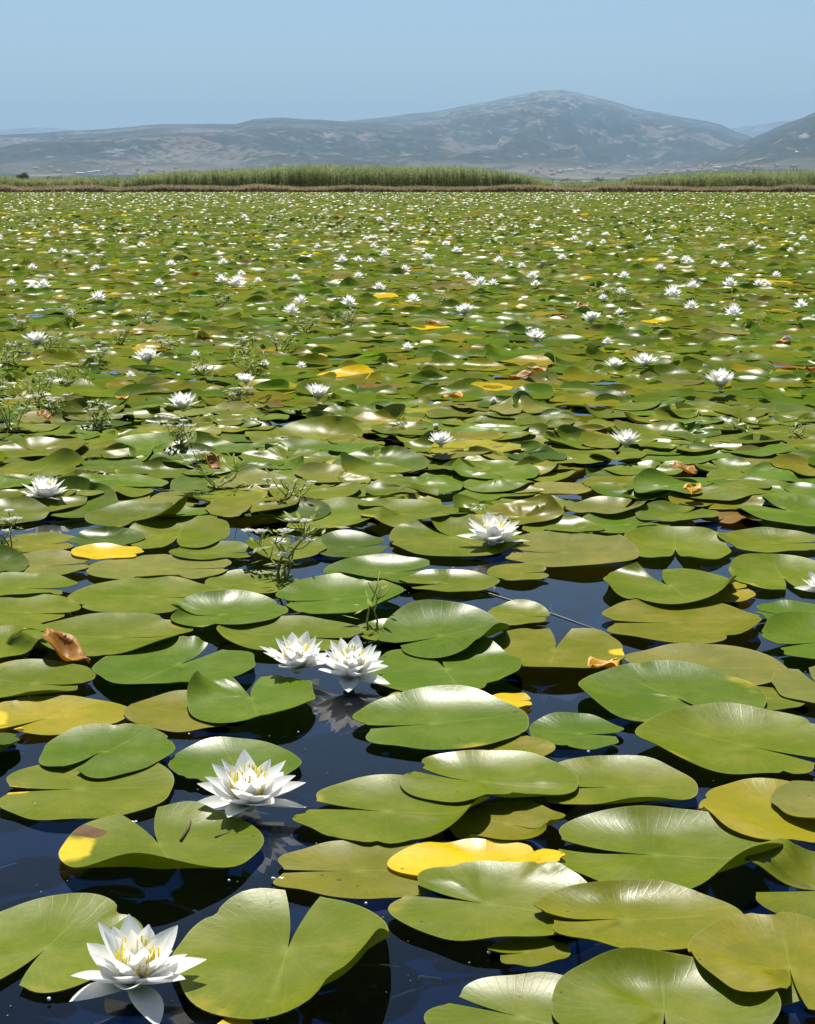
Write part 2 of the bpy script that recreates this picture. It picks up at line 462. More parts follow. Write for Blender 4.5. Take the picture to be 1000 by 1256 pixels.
class Range_:
    def __init__(s, pts, crest, foot, seed, rough=0.35, power=1.7):
        s.az, s.te = prof(pts); s.Rc = crest; s.f0 = foot; s.seed = seed; s.rough = rough; s.power = power
    def h(s, az, rho):
        te = np.interp(az, s.az, s.te)
        te = te * (1 + 0.018 * (fbm(az * 60 + s.seed, az * 0 + 3.3, 4) - 0.5))
        Hc = te * s.Rc
        t = (rho / s.Rc - s.f0) / (1 - s.f0)
        tc = np.clip(t, 0, 1)
        base = Hc * (0.10 * tc + 0.90 * tc ** s.power)
        x = rho * np.sin(az) / 1000.0; y = rho * np.cos(az) / 1000.0
        rd = fbm(x * 0.95 + s.seed, y * 0.75 + s.seed * 2, 6, True) - 0.55
        g = fbm(x * 3.6 + s.seed, y * 2.6, 6, True) - 0.5
        env = np.sin(PI * np.clip(tc, 0, 1)) ** 0.8
        h = base + Hc * s.rough * (rd * 1.2 + g * 0.75) * env
        cap = np.where(tc < 1, te * rho * (0.70 + 0.298 * tc ** 1.2), Hc)
        h = np.minimum(h, cap)
        back = np.clip((t - 1) / 0.35, 0, 1)
        h = np.where(t > 1, Hc * (1 - back ** 1.3), h)
        return np.maximum(h, 0) + CAM_Z * tc - 6 * (t <= 0)
    def build(s, mat, na=420, nr=120):
        az = np.linspace(s.az[0], s.az[-1], na)
        tt = np.concatenate([np.linspace(-0.01, 1, nr - 14), np.linspace(1.03, 1.35, 14)])
        rr = s.Rc * (s.f0 + (1 - s.f0) * tt)
        A, RR = np.meshgrid(az, rr)
        H = s.h(A, RR)
        V = np.stack([RR * np.sin(A), RR * np.cos(A), H], -1).reshape(-1, 3)
        i, j = np.meshgrid(np.arange(na - 1), np.arange(nr - 1))
        q = (j * na + i).ravel()
        F = np.stack([q, q + 1, q + na + 1, q + na], 1)
        return tag(link('mountain', new_mesh('mountain', V, F, [mat])), kind='structure')

far_l = Range_([(-700, 172), (-300, 160), (-60, 157), (0, 158.5), (40, 156), (70, 156.5), (100, 161), (180, 176), (300, 200)], 24000, 0.72, 91, 0.1)
far_r = Range_([(700, 200), (830, 172), (880, 161), (915, 154.5), (945, 150), (985, 146), (1100, 141), (1500, 150)], 22000, 0.72, 47, 0.1)
main_m = Range_([(150, 200), (300, 170), (400, 150), (440, 147), (470, 143.5), (500, 140), (530, 137), (560, 131), (600, 124), (640, 116), (662, 111), (690, 109.5), (708, 113), (735, 120), (780, 132), (800, 136), (840, 144), (868, 148.5), (885, 153), (900, 160), (930, 170), (1000, 183), (1200, 200)], 13500, 0.42, 13, 0.40, 1.45)
left_m = Range_([(-800, 150), (-400, 168), (-100, 170), (0, 165), (50, 163), (85, 160.5), (130, 158), (180, 153.5), (200, 152), (260, 151.5), (290, 152), (310, 146.5), (345, 143.5), (375, 146), (410, 148), (460, 151), (520, 160), (600, 172), (700, 188), (800, 203), (900, 212)], 10000, 0.45, 29, 0.42, 1.25)
right_m = Range_([(640, 216), (720, 208), (790, 203), (840, 196), (880, 186), (905, 177), (930, 166), (960, 153), (985, 144), (1000, 137), (1040, 122), (1100, 104), (1250, 95), (1500, 130)], 8200, 0.52, 61, 0.35, 1.2)
far_l.build(MOUNT, 160, 50); far_r.build(MOUNT, 160, 50)
main_m.build(MOUNT); left_m.build(MOUNT); right_m.build(MOUNT_S, 300, 110)

# ------------------------------------------------------------------ lily pads
def pad_arrays(K, rx, ry, nd, nh, nth, nr, bumps, dish, wav, tilt, off, seed, lobe=0.14, yel=None, brn=None):
    """K pads at once. rx, ry, nd, nh: (K,). bumps: (K,B,3) = angle, amplitude, width. tilt (K,2).
    Returns P (K, nr*nth+1, 3), uv (same), hint arrays."""
    g = np.random.default_rng(seed)
    t = np.linspace(0, 1, nth)[None, None, :]                       # along the margin
    rh = (np.linspace(0, 1, nr + 1)[1:] ** 0.8)[None, :, None]      # from stalk to margin
    nhk = nh[:, None, None] * (0.25 + 0.75 * rh ** 1.2)
    ph = nd[:, None, None] + nhk + t * (2 * PI - 2 * nhk)
    # ray from the stalk point to the ellipse
    ox = (off * np.cos(nd) * rx)[:, None, None]; oy = (off * np.sin(nd) * ry)[:, None, None]
    dx = np.cos(ph); dy = np.sin(ph)
    a = rx[:, None, None]; b = ry[:, None, None]
    A = (dx / a) ** 2 + (dy / b) ** 2
    B = 2 * (ox * dx / a ** 2 + oy * dy / b ** 2)
    C = (ox / a) ** 2 + (oy / b) ** 2 - 1
    Rr = (-B + np.sqrt(B * B - 4 * A * C)) / (2 * A)
    edge = np.minimum(t, 1 - t) * 2 * PI
    Rr = Rr * (1 - lobe * np.exp(-(edge / 0.17) ** 2) + 0.05 * np.exp(-((edge - 0.42) / 0.25) ** 2))
    p1 = g.random((K, 1, 1)) * 6.28; p2 = g.random((K, 1, 1)) * 6.28
    Rr = Rr * (1 + 0.016 * np.sin(5 * ph + p1) + 0.011 * np.sin(9 * ph + p2))
    if nth > 40:
        for q in range(5):
            c_ = g.random((K, 1, 1)); dep = np.where(g.random((K, 1, 1)) < (0.45, 0.3, 0.3, 0.2, 0.2)[q], g.uniform(0.03, 0.11, (K, 1, 1)), 0)
            Rr = Rr * (1 - dep * np.exp(-((t - c_) / g.uniform(0.006, 0.016, (K, 1, 1))) ** 2) * rh ** 3)
    x = ox + dx * Rr * rh; y = oy + dy * Rr * rh
    sm = np.clip((rh - 0.44) / 0.56, 0, 1)
    s = sm ** 1.55
    z = np.zeros_like(x)
    for k in range(bumps.shape[1]):
        d = np.angle(np.exp(1j * (ph - bumps[:, k, 0][:, None, None])))
        sk = s if bumps.shape[2] < 4 else np.where(bumps[:, k, 3][:, None, None] > 0, np.clip((rh - 0.52) / 0.48, 0, 1) ** 1.5, s)
        z = z + bumps[:, k, 1][:, None, None] * np.exp(-(d / bumps[:, k, 2][:, None, None]) ** 2) * sk
    # the margin leans inwards as it rises
    rad = np.sqrt(a * b)
    lean = np.clip(0.30 * z, -0.3 * rad, 0.3 * rad) * sm
    x = x - dx * lean; y = y - dy * lean
    z = z + dish[:, None, None] * rh ** 2
    z = z + wav[:, None, None] * rh ** 2 * (np.sin(3 * ph + p2) * 0.6 + np.sin(6 * ph + p1) * 0.4)
    z = z + x * tilt[:, 0][:, None, None] + y * tilt[:, 1][:, None, None]
    cz = (ox[:, 0, 0] * tilt[:, 0] + oy[:, 0, 0] * tilt[:, 1])
    P = np.stack([x, y, z], -1).reshape(K, nr * nth, 3)
    ctr = np.stack([ox[:, 0, 0], oy[:, 0, 0], cz], -1)[:, None, :]
    P = np.concatenate([ctr, P], 1)
    uv = np.stack([np.broadcast_to(t, x.shape), np.broadcast_to(rh, x.shape)], -1).reshape(K, nr * nth, 2)
    uv = np.concatenate([np.broadcast_to(np.array([0.5, 0.0]), (K, 1, 2)), uv], 1)
    PH = np.concatenate([np.zeros((K, 1)), np.broadcast_to(ph, x.shape).reshape(K, -1)], 1)
    return P, uv, PH

def pad_faces(nth, nr):
    F = []
    for j in range(nth - 1): F.append((0, 1 + j, 2 + j))
    for i in range(nr - 1):
        for j in range(nth - 1):
            a = 1 + i * nth + j
            F.append((a, a + nth, a + nth + 1)); F.append((a, a + nth + 1, a + 1))
    return np.array(F)

def pad_rim(nth, nr):
    """outline loop: out along one notch side, around the margin, back"""
    return [0] + [1 + i * nth for i in range(nr)] + [1 + (nr - 1) * nth + j for j in range(1, nth)] + [1 + i * nth + nth - 1 for i in range(nr - 2, -1, -1)]

NTH, NR = 85, 9
PF = pad_faces(NTH, NR); PRIM = pad_rim(NTH, NR)
THK = 0.0012
def pad_mesh(P, uv, PH, yel=None, brn=None):
    """one thick pad from one layer of points"""
    n = len(P)
    W = P.copy(); W[:, 2] -= THK
    m = len(PRIM); rim = np.array(PRIM)
    V = np.concatenate([P, W, P[rim], W[rim]])
    F = [tuple(f) for f in PF] + [tuple(n + i for i in f[::-1]) for f in PF]
    mi = [0] * len(PF) + [1] * len(PF)
    for i in range(m):
        a, b = 2 * n + i, 2 * n + (i + 1) % m
        F.append((b, a, m + a, m + b)); mi.append(0)
    y = np.zeros(n) if yel is None else yel
    b = np.zeros(n) if brn is None else brn
    return new_mesh('lily_pad', V, F, [PAD_TOP, PAD_UNDER], uv=np.concatenate([uv, uv, uv[rim], uv[rim]]), mat_idx=mi,
                    attrs={'yel': np.concatenate([y, y, y[rim], y[rim]]), 'brn': np.concatenate([b, b, b[rim], b[rim]])})

TINT = {   # leaf colours
    'g': (0.146, 0.185, 0.006), 'b': (0.106, 0.175, 0.006), 'o': (0.190, 0.192, 0.007), 'd': (0.072, 0.118, 0.006),
    'y': (0.64, 0.455, 0.006), 'yo': (0.32, 0.270, 0.012), 'p': (0.205, 0.210, 0.040), 'br': (0.20, 0.13, 0.03)}
NAMES = {'g': 'olive green', 'b': 'bright green', 'o': 'yellowish green', 'd': 'dark green', 'y': 'yellow', 'yo': 'yellowing', 'p': 'pale dull green', 'br': 'browning'}

CELL = 0.006
HX0, HY0, HNX, HNY = -2.6, 1.2, 870, 1150
HM = np.full((HNX, HNY), -1.0)
def drape(P, loc, cap=0.030, gap=0.0022):
    """lift a pad where it lies over pads that are already there, then add it to the height map"""
    n = len(P)
    gx = ((P[:, 0] + loc[0] - HX0) / CELL); gy = ((P[:, 1] + loc[1] - HY0) / CELL)
    ix = np.clip(gx.astype(int), 1, HNX - 2); iy = np.clip(gy.astype(int), 1, HNY - 2)
    under = np.maximum.reduce([HM[ix + a, iy + b] for a in (-1, 0, 1) for b in (-1, 0, 1)])
    dz = np.clip(under + gap - (P[:, 2] + loc[2]), 0, cap)
    raw = dz[1:].reshape(NR, NTH); d = raw.copy()
    for _ in range(14):
        e = np.pad(d, 1, mode='edge')
        d = np.maximum(raw, (e[:-2, 1:-1] + e[2:, 1:-1] + e[1:-1, :-2] + e[1:-1, 2:]) / 4)
    P = P.copy(); P[1:, 2] += d.reshape(-1); P[0, 2] += max(dz[0], d[0].mean())
    # splat, filled in between the rings
    G = np.concatenate([np.repeat(P[:1], NTH, 0)[None], P[1:].reshape(NR, NTH, 3)], 0)
    tr = np.linspace(0, NR, 46); i0 = np.minimum(tr.astype(int), NR - 1); f = (tr - i0)[:, None, None]
    G = G[i0] * (1 - f) + G[i0 + 1] * f
    ta = np.linspace(0, NTH - 1, NTH * 3); j0 = np.minimum(ta.astype(int), NTH - 2); f = (ta - j0)[None, :, None]
    G = (G[:, j0] * (1 - f) + G[:, j0 + 1] * f).reshape(-1, 3)
    ix = ((G[:, 0] + loc[0] - HX0) / CELL).astype(int); iy = ((G[:, 1] + loc[1] - HY0) / CELL).astype(int)
    ok = (ix >= 0) & (ix < HNX) & (iy >= 0) & (iy < HNY)
    np.maximum.at(HM, (ix[ok], iy[ok]), G[ok, 2] + loc[2])
    return P

HERO_DISCS = []      # (x, y, r) already taken
MARKS = [(a, b, 'a white flower') for a, b in ((168, 1206), (305, 990), (428, 832), (362, 822), (604, 668), (56, 614), (225, 508), (390, 495), (541, 552), (768, 553), (884, 481))] + \
        [(a, b, 'a white herb') for a, b in ((345, 712), (268, 606), (8, 680), (355, 625), (15, 535), (45, 500), (315, 470), (290, 500), (120, 530), (230, 560))] + \
        [(a, b, 'a withered brown leaf') for a, b in ((84, 808), (265, 577), (55, 512), (840, 578), (995, 455), (640, 463))] + [(a, b, 'a yellow leaf') for a, b in ((742, 818), (405, 520), (850, 603), (555, 488))]
def where(x, y):
    best = (0.30, 'amid other pads')
    for a, b, w in MARKS:
        p = at(a, b); d = math.hypot(p.x - x, p.y - y)
        if d < best[0]: best = (d, 'beside ' + w)
    return best[1]
HEROES = []
def H(*a, **k): HEROES.append((a, k))
def hero(x0, x1, y0, y1, nd, tint='g', bumps=(), lay=0, nh=7, tilt=(0, 0), label=None, yel=None, brn=None, wav=0.0030, dish=0.002, lobe=0.14, group=None):
    cx = 0.5 * (x0 + x1)
    up = sum(a * math.exp(-((((b - 90 + 180) % 360) - 180) / w) ** 2) for b, a, w in bumps)
    sc0 = ppm(at(cx, 0.5 * (y0 + y1)))
    y0c = min(y0 + (up * 0.8 / 100 + 0.006) * sc0 * 0.9, y1 - 8)
    fu = max([a for b, a, w in bumps if 220 < b % 360 < 340], default=0)
    y1 = y1 + 0.45 * fu / 100 * sc0
    pn = at(cx, y1); pf = at(cx, y0c)
    cyw = 0.5 * (pn.y + pf.y); ry = 0.5 * (pf.y - pn.y)
    c = Vector((0, cyw, 0)); k = ppm(c)
    rx = 0.5 * (x1 - x0) / k
    ry = min(max(ry, 0.60 * rx), 1.30 * rx)
    X = (cx - 500) / k
    B = np.array([[(R(b), a * (1.15 if 180 < b % 360 < 355 else 1) / 100.0, R(w), 1.0 if 180 < b % 360 < 355 else 0.0) for b, a, w in bumps] or [(0, 0, 1, 0)]])
    s = random.randint(0, 99999)
    P, uv, PH = pad_arrays(1, np.array([rx]), np.array([ry]), np.array([R(nd)]), np.array([R(nh)]), NTH, NR, B,
                           np.array([dish]), np.array([wav]), np.array([tilt]), 0.10, s, lobe)
    P = P[0]; uv = uv[0]; PH = PH[0]
    lowest = P[:, 2].min()
    P[:, 2] += 0.004 + THK - lowest
    def patch(spec):
        if spec is None: return None
        v = np.zeros(len(P))
        for ang, wid, r0 in spec:
            d = np.abs(np.angle(np.exp(1j * (PH - R(ang)))))
            v = np.maximum(v, np.clip(1.3 - d / R(wid), 0, 1) * np.clip((uv[:, 1] - r0) / 0.12 + 0.5, 0, 1))
        return v
    loc = (X, cyw, 0.001 + lay * 0.002)
    P = drape(P, loc)
    me = pad_mesh(P, uv, PH, patch(yel), patch(brn))
    o = link('lily_pad', me, None, loc)
    t = TINT[tint]
    f = random.uniform(0.92, 1.08); h = random.uniform(0.94, 1.06)
    o.color = (t[0] * f * h, t[1] * f, t[2] * f, 1)
    if label is None:
        amp = max([a for b, a, w in bumps], default=0)
        shape = 'lying flat' if amp < 1.2 else 'with glossy upturned margin' if amp < 3.4 else 'with steeply curled margin'
        size = 'small' if rx < 0.075 else 'mid-sized' if rx < 0.105 else 'large'
        label = '%s %s pad %s, %s by open water' % (size, NAMES[tint], shape, where(X, cyw)); group = 'lily pads around the open water'
    tag(o, label, 'lily pad', group or 'lily pads around the open water')
    HERO_DISCS.append((X, cyw, rx, ry))
    return o

# --- nearest row
H(-52, 174, 1100, 1224, 255, 'g', [(75, 1.0, 60)], 0, 9, label='broad olive pad with its notch open beside the flower with bare yellow stamens')
H(214, 487, 1096, 1246, 86, 'g', [(318, 5.0, 38), (110, 1.0, 30)], 1, 9, label='heart shaped olive pad with deep notch and its edge curled high over a dark shadow', lobe=0.05)
H(525, 772, 1203, 1312, 152, 'g', [(60, 1.0, 60)], 2, 7, label='light green pad with split lobes below the pad with a long white glare')
H(672, 958, 1176, 1310, 262, 'g', [(105, 2.3, 60), (10, 2.0, 30)], 4, 8, label='large pad with a long white glare along its raised back rim')
H(845, 1090, 1130, 1262, 262, 'o', [(120, 0.8, 60)], 4, 7, label='yellowish flat pad showing its centre where the veins meet')
H(650, 913, 1086, 1182, 188, 'o', [(95, 1.6, 60), (215, 1.0, 40)], 3, 7, label='yellow tinged pad with a thin pale glare on the back rim')
H(481, 740, 1062, 1168, 162, 'g', [(80, 1.0, 50), (290, 0.6, 40)], 2, 8, label='olive pad lapping over the bright yellow pad, notch facing open water')
H(910, 1130, 1054, 1144, 180, 'g', [(100, 0.8, 60)], 2, 9, label='pad whose notch opens as a dark wedge towards the scarred pale pads')
H(664, 972, 992, 1090, 172, 'g', [(85, 2.2, 50), (200, 1.4, 25), (322, 4.6, 30)], 1, 9, label='big pad with pale glossy notch edge and one corner rolled up')
H(860, 1040, 960, 1048, 40, 'yo', [(110, 1.0, 60)], 1, 7, label='yellowing pad partly covered by a small grey green pad')
H(948, 1068, 955, 1042, 20, 'p', [(270, 1.2, 60)], 4, 7, label='small grey green pad lying on the yellowing pad')
H(477, 690, 1037, 1092, 20, 'y', [(90, 0.5, 60)], 1, 5, label='bright yellow pad half hidden under an olive pad')
H(333, 566, 1033, 1110, 181, 'o', [(60, 0.6, 60)], 0, 3, label='flat yellowish green pad under the tip of the bright yellow pad')
H(364, 607, 957, 1036, 167, 'g', [(90, 0.8, 40), (335, 3.2, 32)], 2, 8, label='olive pad with forked lobes beside the single flower over open water')
H(545, 692, 986, 1040, 330, 'o', [(330, 1.5, 40)], 1, 6, label='small yellowish pad wedged between two larger olive pads')
H(493, 710, 924, 998, 164, 'g', [(90, 1.4, 60), (298, 1.6, 35)], 2, 8, label='olive pad with a slit towards the open water and a waved front')
H(660, 855, 929, 1000, 184, 'g', [(90, 1.2, 60), (285, 1.8, 40)], 1, 7, label='olive pad tucked behind the slit pad, its front edge lifted')
H(74, 322, 992, 1084, 112, 'g', [(272, 3.6, 35), (70, 1.2, 30)], 1, 13, yel=[(190, 26, 0.68)], brn=[(158, 10, 0.66)], label='pad with a yellow brown lobe tip and front edge arched over shadow', lobe=0.0)
H(0, 214, 928, 1014, 185, 'g', [(90, 0.6, 60)], 0, 7, label='wide flat olive pad lying under a smaller green pad', yel=[(187, 10, 0.7)])
H(52, 214, 893, 962, 244, 'b', [(100, 0.8, 60)], 3, 8, label='green pad lying on top of a wider flat pad')
H(206, 369, 908, 969, 290, 'b', [(110, 1.0, 40)], 0, 5, label='smooth round green pad behind the flower over open water')
H(780, 1032, 868, 960, 322, 'g', [(98, 2.2, 60), (200, 1.6, 30)], 2, 6, label='tall glossy pad with broad white sheen on its humped back')
H(707, 938, 816, 896, 300, 'b', [(96, 2.0, 60), (185, 1.5, 25)], 1, 6, label='bright green pad with a white sheen and pointed tip')
H(648, 765, 877, 924, 345, 'b', [(100, 0.8, 60)], 0, 8, label='small green pad alone in dark water between larger ones')
H(435, 649, 847, 928, 196, 'b', [(85, 2.2, 55)], 2, 4, label='oval bright green pad with wrinkled glare along its back edge')
H(470, 530, 850, 880, 0, 'yo', (), 0, 5); H(600, 652, 848, 878, 0, 'y', (), 0, 5)
H(228, 389, 830, 898, 102, 'b', [(170, 4.2, 26), (300, 1.6, 40), (20, 1.5, 25)], 2, 16, label='green pad folded into peaks beside the pair of flowers')
H(116, 314, 786, 852, 62, 'b', [(280, 1.4, 50), (85, 1.4, 30)], 1, 8, label='smooth green pad between the curled orange leaf and the flower pair')
H(-30, 158, 855, 906, 232, 'yo', [(90, 0.6, 60)], 0, 9, yel=[(185, 30, 0.55), (235, 20, 0.75)], brn=[(200, 9, 0.72), (250, 8, 0.8)], label='yellowing pad with brown rotted spots')
H(154, 300, 850, 902, 340, 'o', [(90, 0.6, 60)], 0, 6)
H(-40, 114, 812, 864, 345, 'g', [(100, 1.0, 60), (290, 1.4, 40)], 1, 6)
H(-60, 24, 898, 936, 200, 'd', [(300, 1.8, 60)], 0, 6)
H(948, 1066, 812, 884, 96, 'p', [(80, 0.8, 60)], 2, 7)
H(762, 968, 792, 850, 178, 'p', [(90, 0.8, 60)], 0, 2, label='large pale pad with faint straight veins behind the humped bright pad')
H(596, 766, 768, 836, 80, 'o', [(270, 1.2, 60), (60, 1.0, 30)], 1, 10, yel=[(345, 16, 0.8)], label='pad with a deep notch and an orange tip at its edge')
H(740, 934, 736, 792, 181, 'o', [(90, 1.0, 60), (330, 1.6, 30)], 1, 4, label='oval yellowish pad with a fine slit touched by a floating stalk')
H(741, 906, 694, 748, 100, 'g', [(318, 4.0, 34), (112, 3.0, 14), (190, 1.2, 40)], 1, 14, label='pad with a pointed spike at its notch and a rolled dark side')
H(830, 924, 708, 748, 10, 'yo', (), 0, 6)
H(938, 1090, 752, 824, 200, 'b', [(110, 2.5, 50)], 2, 6)
H(925, 1030, 740, 772, 170, 'b', [(100, 1.0, 50)], 1, 6)
H(762, 894, 642, 702, 262, 'g', [(130, 2.2, 40), (50, 2.3, 40), (262, 1.0, 30)], 1, 12, label='heart shaped pad with two humped lobes reflected in the open water')
H(895, 1024, 682, 732, 268, 'g', [(120, 1.6, 40), (60, 1.6, 40)], 1, 9)
H(619, 784, 654, 702, 176, 'p', [(100, 1.6, 60), (300, 1.0, 40)], 1, 4, label='pale wide pad beside the flower that stands over a leaning petal')
H(466, 627, 742, 808, 220, 'b', [(100, 3.0, 50), (325, 3.6, 35)], 3, 6, label='very glossy bright green pad curled like a cup')
H(454, 642, 792, 858, 100, 'b', [(60, 2.6, 26), (320, 1.8, 40)], 1, 12, label='bright green pad with one lobe raised and gleaming')
H(264, 443, 758, 806, 346, 'g', [(100, 1.0, 60), (190, 1.2, 40)], 1, 6)
H(30, 236, 755, 808, 355, 'g', [(95, 1.0, 60), (320, 1.6, 30), (200, 2.2, 30)], 1, 5)
H(84, 272, 711, 758, 354, 'g', [(95, 0.8, 60)], 1, 4)
H(-50, 92, 706, 742, 350, 'g', [(100, 1.0, 60)], 2, 6); H(-40, 96, 732, 775, 345, 'g', [(100, 0.8, 60)], 1, 6); H(-60, 60, 772, 815, 10, 'g', [(100, 1.0, 60)], 1, 6)
H(207, 352, 728, 780, 190, 'b', [(95, 2.4, 55), (190, 1.6, 30)], 2, 6)
H(342, 497, 708, 758, 200, 'b', [(95, 2.0, 60), (330, 2.0, 40)], 2, 6)
H(107, 287, 682, 718, 0, 'p', [(90, 0.6, 60)], 1, 3, label='flat dull pad beneath a yellow pad and its green neighbours')
H(88, 176, 672, 694, 350, 'y', [(120, 1.0, 60)], 3, 6, label='crinkled bright yellow pad behind a flat dull pad')
H(154, 283, 636, 682, 272, 'g', [(130, 2.2, 40), (55, 2.2, 40)], 2, 10, label='domed olive pad with two lobes over the yellow pad')
H(-10, 110, 678, 714, 10, 'p', [(100, 1.0, 60)], 1, 6); H(-60, 34, 672, 720, 120, 'd', [(90, 3.0, 50)], 2, 6)
H(208, 312, 666, 694, 0, 'g', [(90, 0.8, 60)], 1, 5); H(86, 178, 650, 676, 170, 'd', [(90, 2.0, 60)], 2, 6); H(0, 92, 655, 684, 10, 'o', [(90, 0.8, 60)], 1, 6)
H(398, 545, 684, 724, 20, 'b', [(100, 2.0, 60)], 2, 6); H(490, 612, 702, 732, 200, 'g', [(80, 1.4, 60)], 2, 6)
H(598, 672, 694, 718, 0, 'o', (), 1, 6); H(598, 674, 738, 774, 340, 'g', [(80, 1.2, 40)], 1, 6)
H(478, 642, 632, 692, 120, 'g', [(60, 2.6, 30), (120, 2.4, 30)], 1, 9)
H(380, 474, 652, 690, 10, 'd', [(100, 1.5, 60)], 0, 6); H(250, 372, 700, 732, 20, 'g', [(100, 1.0, 50)], 0, 6); H(300, 400, 655, 700, 80, 'g', [(200, 1.8, 50)], 1, 8)
H(710, 820, 628, 660, 20, 'b', [(100, 1.8, 60)], 1, 6); H(880, 1010, 650, 682, 0, 'g', [(95, 1.8, 60)], 1, 5); H(640, 740, 636, 664, 330, 'g', [(90, 2.0, 60)], 1, 6)
H(430, 540, 762, 792, 200, 'g', [(90, 0.8, 60)], 0, 6); H(820, 910, 845, 868, 0, 'g', (), 0, 6); H(905, 990, 845, 875, 170, 'g', (), 0, 6)
H(130, 225, 800, 835, 200, 'd', (), 0, 6); H(560, 680, 905, 940, 180, 'o', (), 0, 6); H(690, 800, 1068, 1110, 20, 'o', (), 0, 6); H(600, 700, 1150, 1192, 200, 'o', (), 0, 6)
H(262, 316, 1240, 1302, 280, 'y', (), 0, 6, label='yellow leaf end poking out under the heart shaped pad', group='yellow pads')
H(860, 1000, 1175, 1240, 30, 'g', (), 0, 6)

for a, k in sorted(HEROES, key=lambda q: (q[0][7] if len(q[0]) > 7 else q[1].get('lay', 0))): hero(*a, **k)
# --- the crowd of pads beyond: a jittered lattice of places
CLEAR = [(225, 628, 75, 9), (800, 622, 70, 10), (850, 588, 45, 7), (670, 600, 40, 6), (560, 690, 30, 8), (400, 690, 30, 8), (110, 640, 40, 7), (980, 600, 30, 6),
         (745, 520, 30, 5), (880, 445, 26, 5), (60, 392, 40, 5), (640, 470, 24, 4), (930, 505, 30, 5)]
def free_of_water(x, y):
    px, py = to_px(x, y, 0)
    for a, b, c, d in CLEAR:
        if ((px - a) / c) ** 2 + ((py - b) / d) ** 2 < 1: return False
    return True
Y0 = at(500, 640).y
spots = []
def lattice(ya, yb, sp, spread):
    ny = int((yb - ya) / (sp * 0.87))
    for j in range(ny):
        y = ya + j * sp * 0.87
        w = spread * y + 0.6
        nx = int(2 * w / sp)
        yield np.stack([-w + (np.arange(nx) + 0.5 * (j & 1)) * sp + rng.normal(0, sp * 0.22, nx), y + rng.normal(0, sp * 0.22, nx)], 1)
near = np.concatenate(list(lattice(Y0, 14.0, 0.180, 0.36)))
near = np.array([p for p in near if free_of_water(p[0], p[1]) and
                 not any(((p[0] - hx) / (hr * 0.85)) ** 2 + ((p[1] - hy) / (hq * 0.85)) ** 2 < 1 for hx, hy, hr, hq in HERO_DISCS)])
side = []      # pads just outside the picture, beside the near ones
for j in range(400):
    y = rng.uniform(1.2, Y0 + 0.2); x = rng.uniform(-0.65, 0.65) * y * 1.6
    if abs(x) > 0.27 * y + 0.14: side.append((x, y))
side_ok = []
for p in side:
    if all(math.hypot(p[0] - q[0], p[1] - q[1]) > 0.19 for q in side_ok) and all(math.hypot(p[0] - d[0], p[1] - d[1]) > 0.8 * d[2] + 0.08 for d in HERO_DISCS): side_ok.append(p)
mid = np.concatenate(list(lattice(14.0, 42.0, 0.205, 0.31)))
far = np.concatenate(list(lattice(42.0, SHORE + 4.5, 0.285, 0.29)))

def random_pads(K, rmin, rmax, g, nb=3, amp=0.032, tiltsd=0.07):
    rx = g.uniform(rmin, rmax, K); ry = rx * g.uniform(0.82, 1.05, K)
    nd = g.uniform(0, 2 * PI, K); nh = g.uniform(R(3), R(11), K)
    B = np.stack([g.uniform(0, 2 * PI, (K, nb)), np.abs(g.normal(0, amp, (K, nb))) * (rx / 0.12)[:, None], g.uniform(0.45, 1.1, (K, nb))], -1)
    B[:, 0, 0] = g.normal(PI / 2, 0.75, K); B[:, 0, 1] *= 1.2; B[:, 1:, 1] *= 0.45     # most margins lift on the lee side
    tilt = g.normal(0, tiltsd, (K, 2)); tilt[:, 1] += 0.02
    return rx, ry, nd, nh, B, g.uniform(-0.006, 0.006, K), g.uniform(0.002, 0.007, K), tilt
def random_tints(K, g):
    keys = ['g', 'b', 'o', 'd', 'p', 'yo', 'y', 'br']
    pr = [0.39, 0.31, 0.13, 0.05, 0.075, 0.03, 0.010, 0.005]
    pick = g.choice(len(keys), K, p=pr)
    T = np.array([TINT[k] for k in keys])[pick]
    f = g.uniform(0.78, 1.18, (K, 1)); h = g.uniform(0.90, 1.10, (K, 1))
    T = T * f; T[:, :1] *= h
    return T, [keys[i] for i in pick]

# the nearest of them one by one
LIMIT = 300 - len(HERO_DISCS)
inview = [i for i, p in enumerate(near) if -15 < to_px(p[0], p[1], 0)[0] < 1015]
inview.sort(key=lambda i: near[i][1])
single = set(inview[:LIMIT])
idx = sorted(single); random.Random(5).shuffle(idx)
g = np.random.default_rng(21)
rx, ry, nd, nh, B, dish, wav, tilt = random_pads(len(idx), 0.090, 0.158, g, 3, 0.019, 0.028)
T, keys = random_tints(len(idx), g)
for k, i in enumerate(idx):
    sl = slice(k, k + 1)
    P, uv, PH = pad_arrays(1, rx[sl], ry[sl], nd[sl], nh[sl], NTH, NR, B[sl], dish[sl], wav[sl], tilt[sl], 0.10, 500 + k)
    loc = (near[i][0], near[i][1], 0.001 + 0.002 * g.integers(0, 4))
    P = P[0]; P[:, 2] += 0.004 + THK - P[:, 2].min()
    P = drape(P, loc, 0.022)
    o = link('lily_pad', pad_mesh(P, uv[0], PH[0]), None, loc)
    o.color = (*T[k], 1)
    amp = B[k, :, 1].max()
    shape = 'flat margin' if amp < 0.02 else 'raised shiny margin' if amp < 0.04 else 'tall curled margin'
    size = 'small' if rx[k] < 0.110 else 'mid-sized' if rx[k] < 0.134 else 'large'
    slit = 'narrow notch' if nh[k] < R(6.5) else 'wide notch'
    tag(o, '%s %s pad with %s, %s, %s' % (size, NAMES[keys[k]], slit, shape, where(near[i][0], near[i][1])), 'lily pad', 'lily pads crowded together beyond the open water')

